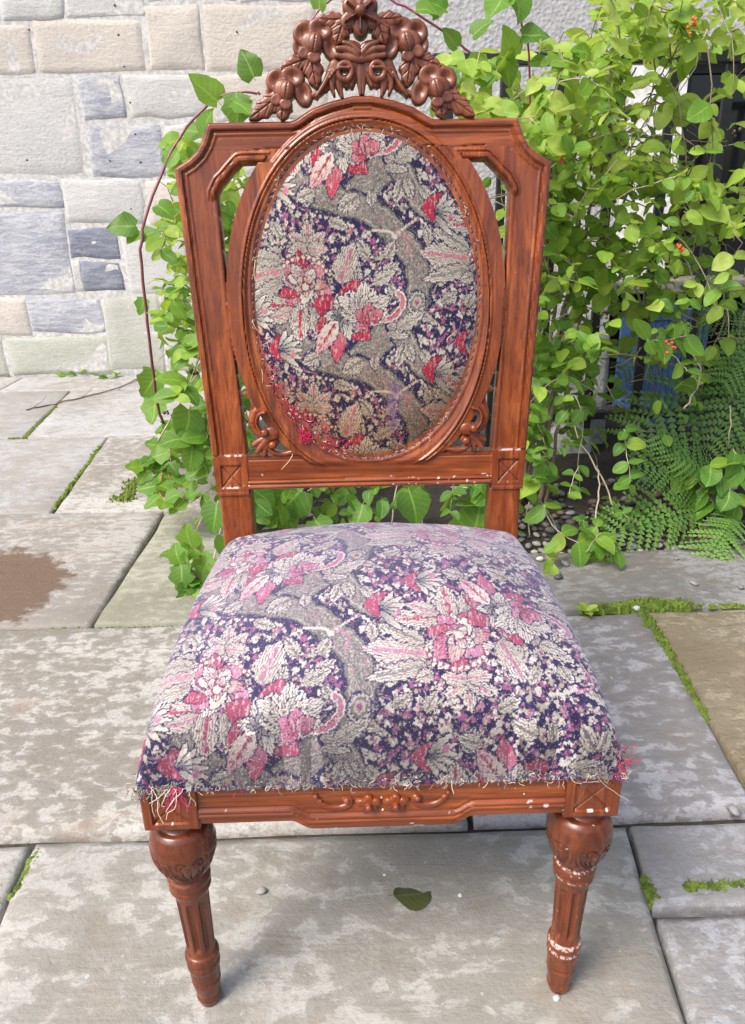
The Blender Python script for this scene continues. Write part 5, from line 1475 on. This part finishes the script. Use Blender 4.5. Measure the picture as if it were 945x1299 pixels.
def shoot(bush, p, d, L, step, droop, mat, size, gate=True, r0=.0022, wob=.22):
    global cnt
    P = [np.array(p, float)]; d = np.array(d, float); d /= np.linalg.norm(d); nn = int(L/step)
    for i in range(nn):
        d = d+np.array([R.gauss(0, wob), R.gauss(0, wob*.7), R.gauss(0, wob)-droop]); d /= np.linalg.norm(d)
        q = P[-1]+d*step
        if q[2] < .03: q[2] = .03+R.random()*.02; d[2] = abs(d[2])*.3
        q[1] = min(max(q[1], 1.90+.12*R.random()), 2.76 if q[0] > .0 else 2.9)
        P.append(q); px, py = proj(q)
        if gate:
            k = dens(px, py)
            if R.random() > k: 
                if k == 0: break
                continue
        add_pair(bush, q, d, size*(1-.35*i/nn), px, py); cnt += 2
    if len(P) > 2 and R.random() < .45: bush.stem(mat, P, r0, r0*.5, 4)
# shoots leave the railing and the old stems, arch towards the light and hang down
for _ in range(4200):
    if cnt > 4800: break
    x = R.uniform(-.62, 1.65); y = R.uniform(2.0, 2.72); z = R.uniform(.12, 1.62)
    if x < -.05: y = R.uniform(2.0, 2.6)
    px, py = proj((x, y, z))
    if dens(px, py) < R.random()*1.0 or dens(px, py) == 0: continue
    shoot(hs, (x, y, z), (R.gauss(0, .6), -.55+R.gauss(0, .35), R.gauss(.15, .5)), R.uniform(.12, .36), .045, .12, R.choice(['stem', 'stem_pale', 'stem']), R.choice([.042, .049, .056, .064]))
# old woody stems
def along(pts, jit=.012, n=14):
    P = np.array(pts, float)
    for _ in range(2):
        Q = [P[0]]
        for a, b in zip(P[:-1], P[1:]): Q += [a*.75+b*.25, a*.25+b*.75]
        Q.append(P[-1]); P = np.array(Q)
    return P+NR.normal(size=P.shape)*jit*.35
def w_(x, y, Y): return atY(x, y, Y)
for k in range(7):
    dx_ = R.gauss(0, 9)
    hs.stem('stem', along([w_(672+dx_+R.gauss(0, 4), 660, 2.30), w_(690+dx_, 560, 2.32), w_(702+dx_*1.4, 470, 2.36), w_(720+dx_*2, 350, 2.42), w_(745+dx_*4, 220, 2.5), w_(780+dx_*6, 90, 2.6)]), R.uniform(.005, .011), .003, 6)
for a in [[(640, 330, 2.3), (700, 250, 2.35), (745, 150, 2.4), (760, 40, 2.4)], [(700, 300, 2.2), (730, 262, 2.2), (770, 240, 2.25), (820, 262, 2.3)], [(600, 150, 2.4), (690, 110, 2.4), (760, 55, 2.45)], [(760, 200, 2.5), (800, 140, 2.5), (845, 110, 2.55)], [(770, 230, 2.5), (820, 160, 2.55), (835, 90, 2.6)], [(790, 190, 2.5), (840, 180, 2.55)]]:
    hs.stem(R.choice(['stem', 'stem_pale']), along([w_(*q) for q in a]), .0035, .0015, 5)
for a in [[(778, 640, 2.05), (762, 600, 2.08), (735, 560, 2.12), (725, 520, 2.2)], [(868, 520, 2.1), (893, 475, 2.1), (880, 455, 2.12), (868, 430, 2.2)], [(755, 665, 2.0), (760, 630, 2.02), (758, 590, 2.1)], [(490, 690, 2.1), (500, 640, 2.15), (505, 600, 2.2)], [(540, 700, 2.1), (530, 610, 2.2)], [(345, 600, 2.1), (372, 655, 2.05), (380, 690, 2.0)], [(690, 580, 2.2), (668, 640, 2.15), (672, 700, 2.05)], [(268, 720, 1.95), (300, 600, 2.1), (262, 480, 2.2)], [(236, 500, 2.2), (275, 380, 2.25), (240, 300, 2.3)], [(200, 560, 2.2), (250, 470, 2.2), (300, 420, 2.25)]]:
    hs.stem('stem_pale', along([w_(*q) for q in a], .006), .0030, .0018, 5)
for _ in range(70):
    x, y = R.uniform(700, 945), R.uniform(90, 560); Y = R.uniform(2.2, 2.7)
    a = R.uniform(0, 6.28); l = R.uniform(30, 80)
    hs.stem(R.choice(['stem', 'stem_pale', 'stem']), along([w_(x, y, Y), w_(x+l*.5*math.cos(a)+R.gauss(0, 8), y+l*.5*math.sin(a)+R.gauss(0, 8), Y-.05), w_(x+l*math.cos(a), y+l*math.sin(a), Y)], .004), .0022, .001, 4)
# berries
def berries(px, py, Y, dark=False, n=6):
    c = w_(px, py, Y); mb = MB()
    for _ in range(n):
        ctr = c+NR.normal(size=3)*.0075; r = R.uniform(.0035, .0052); nu, nv = 7, 5; V = []
        for j in range(nv):
            ph = math.pi*j/(nv-1)
            for i in range(nu): th = 2*math.pi*i/nu; V.append(ctr+r*np.array([math.sin(ph)*math.cos(th), math.sin(ph)*math.sin(th), math.cos(ph)]))
        mb.add(V, [(j*nu+i, (j+1)*nu+i, (j+1)*nu+(i+1) % nu, j*nu+(i+1) % nu) for j in range(nv-1) for i in range(nu)])
    o = mb.build('berry_cluster', M['berry_dark' if dark else 'berry'], hs.root); o['kind'] = 'stuff'
for q in [(708, 203), (864, 314), (879, 34), (852, 437)]: berries(*q, 1.99)
for q in [(773, 158), (808, 285), (873, 412), (912, 425), (735, 480), (246, 470), (214, 525), (640, 420), (930, 170), (724, 534), (770, 400)]: berries(q[0], q[1], 2.0, True, 4)
# hanging and creeping sprigs at the edges, each leaf placed
def sprig(bush, pts, size, kind='o', mat='stem_pale', every=3, tint=None, r=.0016, nrm=(0, -.5, .85)):
    P = along([w_(*q) if len(q) == 3 else gnd(*q) for q in pts], .003)
    bush.stem(mat, P, r, r*.7, 5)
    for i in range(1, len(P), every):
        T = P[i]-P[i-1]; T /= np.linalg.norm(T)+1e-9; s0 = np.cross(T, np.array([0, -.7, .7])); s0 /= np.linalg.norm(s0)+1e-9
        px, py = proj(P[i])
        for sg in (-1, 1):
            if R.random() < .2: continue
            ax = sg*s0+T*.4+NR.normal(size=3)*.25; nm = np.array(nrm)+NR.normal(size=3)*.3
            t = np.clip((tint_at(px, py) if tint is None else tint)+R.gauss(0, .14), 0, .999)
            me = LV[int(t*10)][R.randrange(4)] if kind == 'o' else (LL if kind == 'l' else LH)[R.randrange(4)]
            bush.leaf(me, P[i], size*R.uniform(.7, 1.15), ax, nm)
for pts, size, tn in [([(792, 545, 2.05), (795, 575, 2.03), (800, 605, 2.02), (797, 618, 2.0)], .05, .4), ([(735, 590, 2.05), (725, 610, 2.0), (722, 628, 1.98)], .04, .5),
                      ([(756, 668, 1.95), (765, 690, 1.93), (772, 712, 1.90)], .055, .55), ([(690, 640, 1.95), (700, 670, 1.92), (735, 690, 1.9)], .06, .5), ([(690, 700, 1.85), (700, 715, 1.84)], .055, .7), ([(745, 700, 1.88), (752, 688, 1.88), (762, 675, 1.88)], .06, .35),
                      ([(760, 690, 1.88), (782, 700, 1.86)], .05, .55), ([(900, 590, 2.1), (920, 610, 2.08), (935, 640, 2.05)], .085, .28), ([(880, 600, 2.15), (905, 640, 2.1)], .08, .2), ([(930, 570, 2.1), (945, 600, 2.1)], .085, .25), ([(850, 445, 2.05), (872, 470, 2.03)], .05, .36), ([(820, 432, 2.05), (845, 432, 2.05), (872, 425, 2.05)], .062, .42), ([(800, 660, 1.98), (790, 650, 1.98)], .03, .2), ([(745, 655, 2.0), (735, 665, 1.98)], .03, .2)]:
    sprig(hs, pts, size, tint=tn)
# broad dark leaves low behind the seat
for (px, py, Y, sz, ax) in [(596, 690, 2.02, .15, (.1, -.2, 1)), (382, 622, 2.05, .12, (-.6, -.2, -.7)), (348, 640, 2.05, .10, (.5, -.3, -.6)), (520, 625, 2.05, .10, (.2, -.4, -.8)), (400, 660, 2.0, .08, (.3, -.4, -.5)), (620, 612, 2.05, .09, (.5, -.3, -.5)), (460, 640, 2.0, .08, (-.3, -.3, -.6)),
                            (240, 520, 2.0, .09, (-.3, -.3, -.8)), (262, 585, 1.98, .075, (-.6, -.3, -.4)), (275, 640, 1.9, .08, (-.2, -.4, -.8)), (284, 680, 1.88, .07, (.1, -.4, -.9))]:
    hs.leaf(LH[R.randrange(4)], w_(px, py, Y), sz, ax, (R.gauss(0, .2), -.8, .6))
hs.finish(300)

# creeping sprigs on the paving at the left
sp = Bush('creeping_sprig', 'toothed green sprig creeping over the paving left of the seat', 'plant', tuple(gnd(262, 740)))
for pts in ([(265, 745, 1.80), (248, 728, 1.80), (228, 715, 1.80)], [(262, 742, 1.80), (238, 737, 1.79), (235, 752, 1.78)], [(258, 700, 1.88), (235, 692, 1.86), (222, 705, 1.84)], [(285, 740, 1.78), (262, 752, 1.76)]):
    sprig(sp, pts, .062, 'l', 'stem_pink', tint=.35, nrm=(0, -.35, .9))
sp.finish(300, ('leaf', 'leaves'))
sp = Bush('creeping_sprig', 'small leafy sprig rooted by the low kerb stone', 'plant', tuple(gnd(215, 610)))
for pts in ([(210, 545, 2.3), (205, 575, 2.25), (214, 605, 2.2), (238, 640, 2.1)], [(205, 580, 2.25), (190, 600, 2.2), (180, 590, 2.2)], [(206, 600, 2.2), (200, 625, 2.15), (210, 635, 2.1)], [(225, 545, 2.25), (215, 560, 2.25), (216, 590, 2.2)]):
    sprig(sp, pts, .060, 'l', 'stem_pink', tint=.45)
sp.finish(300)
# long red shoot arching up at the left, with big toothed leaves
rs = Bush('climbing_shoot', 'long dark red shoot arching up left of the chair with toothed leaves', 'plant', tuple(gnd(213, 552)))
P = along([w_(*q) for q in [(215, 552, 2.45), (203, 530, 2.2), (197, 490, 2.1), (188, 420, 2.04), (179, 340, 2.0), (178, 300, 2.0), (196, 240, 2.02), (222, 180, 2.05), (262, 132, 2.1), (300, 115, 2.1), (330, 120, 2.1)]], .004)
rs.stem('stem_red', P, .0048, .0030, 6)
for (px, py, Y, sz, ax, k) in [(276, 128, 2.09, .085, (-.75, -.2, .75), 'h'), (300, 118, 2.09, .080, (-.1, -.3, -.8), 'l'), (322, 98, 2.1, .065, (-.35, -.1, .7), 'h'), (296, 128, 2.08, .06, (.5, -.3, -.4), 'l'), (228, 176, 2.12, .06, (-.7, -.3, -.25), 'h'), (222, 185, 2.1, .055, (-.6, -.5, -.8), 'l'), (235, 165, 2.1, .06, (.9, -.3, -.3), 'l'),
                               (172, 288, 2.2, .075, (-1, -.3, .1), 'h'), (176, 292, 2.2, .05, (-.5, -.3, -.5), 'h'), (184, 378, 2.3, .05, (-.3, -.3, -.6), 'l'), (200, 470, 2.35, .095, (-.6, -.4, -.9), 'l'), (200, 500, 2.38, .10, (-.2, -.5, -.8), 'l'), (180, 300, 2.2, .05, (.8, -.3, .4), 'h'), (262, 170, 2.05, .06, (.3, -.2, .8), 'h'), (200, 260, 2.15, .055, (.7, -.3, -.5), 'h'), (212, 215, 2.1, .05, (.8, -.3, .2), 'l')]:
    rs.leaf((LH if k == 'h' else LL)[R.randrange(4)], w_(px, py, Y), sz, ax, (R.gauss(-.1, .2), -.8, .6))
rs.finish(300)
# bindweed-like pink shoots over the top of the wall
ts = Bush('climbing_shoot', 'pink shoot with big leaves reaching up beside the carved crest on the right', 'plant', tuple(atY(668, 260, 2.42)))
for a in ([(672, 260, 2.42), (674, 120, 2.35), (668, 40, 2.3), (645, -10, 2.3)], [(600, 70, 2.4), (545, 25, 2.35), (495, 0, 2.3), (470, -25, 2.3)], [(640, 330, 2.45), (668, 240, 2.43)]):
    ts.stem('stem_pink', along([w_(*q) for q in a], .003), .0034, .0026, 6)
for (px, py, Y, sz, ax) in [(528, 12, 2.32, .06, (.9, -.3, -.2)), (548, 20, 2.33, .06, (.5, -.2, .5)), (640, -8, 2.28, .085, (-.6, -.4, -.7)), (650, -10, 2.28, .085, (.2, -.5, -.9)), (566, 12, 2.3, .05, (-.6, -.2, .3)), (620, 80, 2.3, .085, (-.9, -.3, -.5)), (640, 75, 2.3, .07, (.3, -.3, -.8)), (662, 45, 2.28, .07, (.9, -.3, .1)), (580, 60, 2.33, .06, (-.5, -.3, .6)), (600, 45, 2.33, .06, (.6, -.3, .5)), (405, 12, 2.3, .05, (.3, -.2, .8)), (560, 90, 2.3, .06, (.6, -.3, -.4)), (650, 70, 2.27, .075, (-.4, -.3, .9))]:
    ts.leaf(LH[R.randrange(4)], w_(px, py, Y), sz, ax, (R.gauss(0, .2), -.8, .6))
ts.stem('stem_pink', along([w_(*q) for q in [(470, -25, 2.3), (412, 2, 2.3), (392, 30, 2.3)]], .003), .0026, .002, 6)
ts.finish(300)
# dry twig lying on the far paving
mb = MB(); P = along([gnd(*q)+np.array([0, 0, .006]) for q in [(34, 521), (75, 512), (120, 502), (160, 490), (178, 480)]], .006); mb.tube(P, .004, .003, 5)
for i in (2, 5, 8): mb.tube([P[i], P[i]+np.array([.03, .05, .02]), P[i]+np.array([.05, .07, .045])], .002, .001, 4)
tag(mb.build('dry_twig', M['stem'], None), 'thin dry twig lying across the far paving by the wall', 'twig')
# weed by the wall foot
wd = Bush('weed', 'tiny weed growing at the foot of the ashlar wall', 'weed', tuple(gnd(125, 477)))
for _ in range(16):
    p = gnd(R.uniform(75, 150), R.uniform(472, 479)); wd.leaf(LL[R.randrange(4)], p+np.array([0, -.03, .005]), .05, (R.gauss(0, 1), -.4, .4), (0, -.3, 1))
wd.finish(300)
# tiny seedling in the mossy joint
wd = Bush('seedling', 'tiny lime green seedling in the joint right of the seat', 'plant', tuple(gnd(745, 780)))
for k in range(7):
    a = k*.95; wd.leaf(LV[8][k % 4], gnd(744, 779)+np.array([0, 0, .008]), .030, (math.cos(a), math.sin(a), .45), (0, 0, 1))
wd.finish(300)
# small ground weeds in the bed
wd = Bush('ground_weed', 'low dark green weeds among the pebbles of the bed', 'weed', tuple(gnd(790, 665)))
for _ in range(60):
    q = R.choice([(785, 665), (800, 675), (770, 655), (815, 660), (840, 672), (760, 668)]); p = gnd(q[0]+R.gauss(0, 9), q[1]+R.gauss(0, 7)); wd.leaf(LV[1][R.randrange(4)], p+np.array([0, 0, .03]), R.uniform(.02, .035), (R.gauss(0, 1), R.gauss(-.3, 1), .3), (R.gauss(0, .3), -.4, 1))
wd.finish(300)
# fallen leaf under the seat
fl = bpy.data.objects.new('fallen_leaf', leaf_mesh('fallen_leaf', 'oval', 77, .16, leaf_mat('olive_leaf', ((.05, .06, .02), (.075, .085, .025)), ((.11, .11, .04), (.14, .13, .05)), .08)))
p0 = gnd(500, 1143); p1 = gnd(549, 1127); dv = p1-p0; L_ = float(np.linalg.norm(dv)); Rm = frame(dv, (.0, -.35, 1)); 
fl.matrix_world = Matrix(((Rm[0, 0]*L_, Rm[0, 1]*L_, Rm[0, 2]*L_, p0[0]), (Rm[1, 0]*L_, Rm[1, 1]*L_, Rm[1, 2]*L_, p0[1]), (Rm[2, 0]*L_, Rm[2, 1]*L_, Rm[2, 2]*L_*-1.0, p0[2]+.012), (0, 0, 0, 1)))
link(fl); tag(fl, 'fallen olive green leaf lying on the big flagstone under the seat', 'leaf')

# ferns
def frond_mesh(seed, tint, n=21, droop=.55):
    rr = random.Random(seed); V, Fs, A_ = [], [], []
    def quad(a, b, c, d, t): 
        k = len(V); V.extend([a, b, c, d]); A_.extend([(.2, .1, t), (.8, .1, t), (.8, .9, t), (.2, .9, t)]); Fs.append((k, k+1, k+2, k+3))
    rp = lambda t: np.array([.06*math.sin(t*2.2+seed), t, .28*math.sin(t*math.pi*.62)-droop*t*t*.75])
    for i in range(24):
        a, b = rp(i/24), rp((i+1)/24); w = np.array([.006*(1-i/26), 0, 0]); quad(a-w, a+w, b+w, b-w, .4)
    for i in range(n):
        t = .12+.88*(i+.5)/n; base = rp(t); T = rp(min(1, t+.01))-rp(t-.01); T /= np.linalg.norm(T)
        L = .27*math.sin(math.pi*min(1, (1-t)*.80+.12)**.8); L *= min(1, .45+t*2.2) if t < .3 else 1
        for sg in (-1, 1):
            ax = np.array([sg*1.0, 0, 0])+T*rr.uniform(.40, .55)+np.array([0, 0, rr.uniform(-.28, .02)]); ax /= np.linalg.norm(ax)
            m = 8
            up = np.cross(ax, T)*sg; up /= np.linalg.norm(up)+1e-9; tt = np.cross(up, ax); tn = tint+rr.uniform(-.14, .14)
            for j in range(m):
                u = j/m; pl = L/m; q = base+ax*L*u-np.array([0, 0, .14*L*u*u]); q1 = base+ax*L*(u+1/m)-np.array([0, 0, .14*L*(u+1/m)**2]); pw = .021*(1-u)**.65*min(1, L/.15)+.003
                for sd in (-1, 1):
                    quad(q, q1, q+tt*sd*pw*.95+ax*pl*1.05, q+tt*sd*pw+ax*pl*.80, tn)
    o = mk('frond', np.array(V), Fs, M['fern'], None, False, {'leaf': np.array(A_)}); me = o.data; bpy.data.objects.remove(o); return me
FM = [frond_mesh(k, t) for k, t in ((1, .60), (2, .75), (3, .92), (4, .24), (5, .10))]  # last two tints darkened, putting the corner's shade into the fronds
def fern(label, loc, fr):
    root = empty('fern', loc); tag(root, label, 'fern', None)
    for (me, L, ax, nm, base) in fr:
        o = bpy.data.objects.new('frond', me); o.parent = root; Rm = frame(ax, nm)*L
        b_ = np.array(base)-np.array(loc)
        o.matrix_basis = Matrix(((*Rm[0], b_[0]), (*Rm[1], b_[1]), (*Rm[2], b_[2]), (0, 0, 0, 1))); C.objects.link(o)
def fr_(me, p0, Y0, p1, Y1, nm=(0, -.6, .8)):
    a, b = w_(*p0, Y0), w_(*p1, Y1); return (me, float(np.linalg.norm(b-a))*1.06, b-a, nm, a)
bs = w_(925, 640, 2.2)
fern('fern with a bright frond drooping over the dark flagstone', tuple(w_(930, 650, 2.1)), [fr_(FM[2], (938, 655), 2.10, (868, 728), 1.86, (-.2, -.5, .85)), fr_(FM[1], (935, 650), 2.12, (905, 690), 1.95)])
fern('upright mid green fern standing among the pebbles', tuple(w_(870, 660, 2.15)), [fr_(FM[1], (905, 668), 2.25, (805, 655), 2.0, (.1, -.7, .7)), fr_(FM[0], (893, 670), 2.25, (838, 590), 2.1), fr_(FM[0], (885, 665), 2.22, (856, 560), 2.15), fr_(FM[1], (900, 660), 2.25, (885, 580), 2.12)])
fern('large dark fern filling the corner at the right photo edge', tuple(w_(960, 560, 2.5)), [fr_(FM[3], (975, 470), 2.6, (820, 525), 2.3), fr_(FM[0], (985, 430), 2.5, (915, 545), 2.2), fr_(FM[3], (990, 460), 2.5, (950, 570), 2.2), fr_(FM[3], (990, 420), 2.5, (905, 395), 2.4), fr_(FM[0], (1000, 400), 2.4, (930, 465), 2.2)])
fern('dark fern hanging in the shade behind the blue crate', tuple(w_(850, 420, 3.0)), [fr_(FM[4], (900, 420), 2.98, (790, 470), 2.9), fr_(FM[3], (925, 390), 2.98, (890, 330), 2.92)])
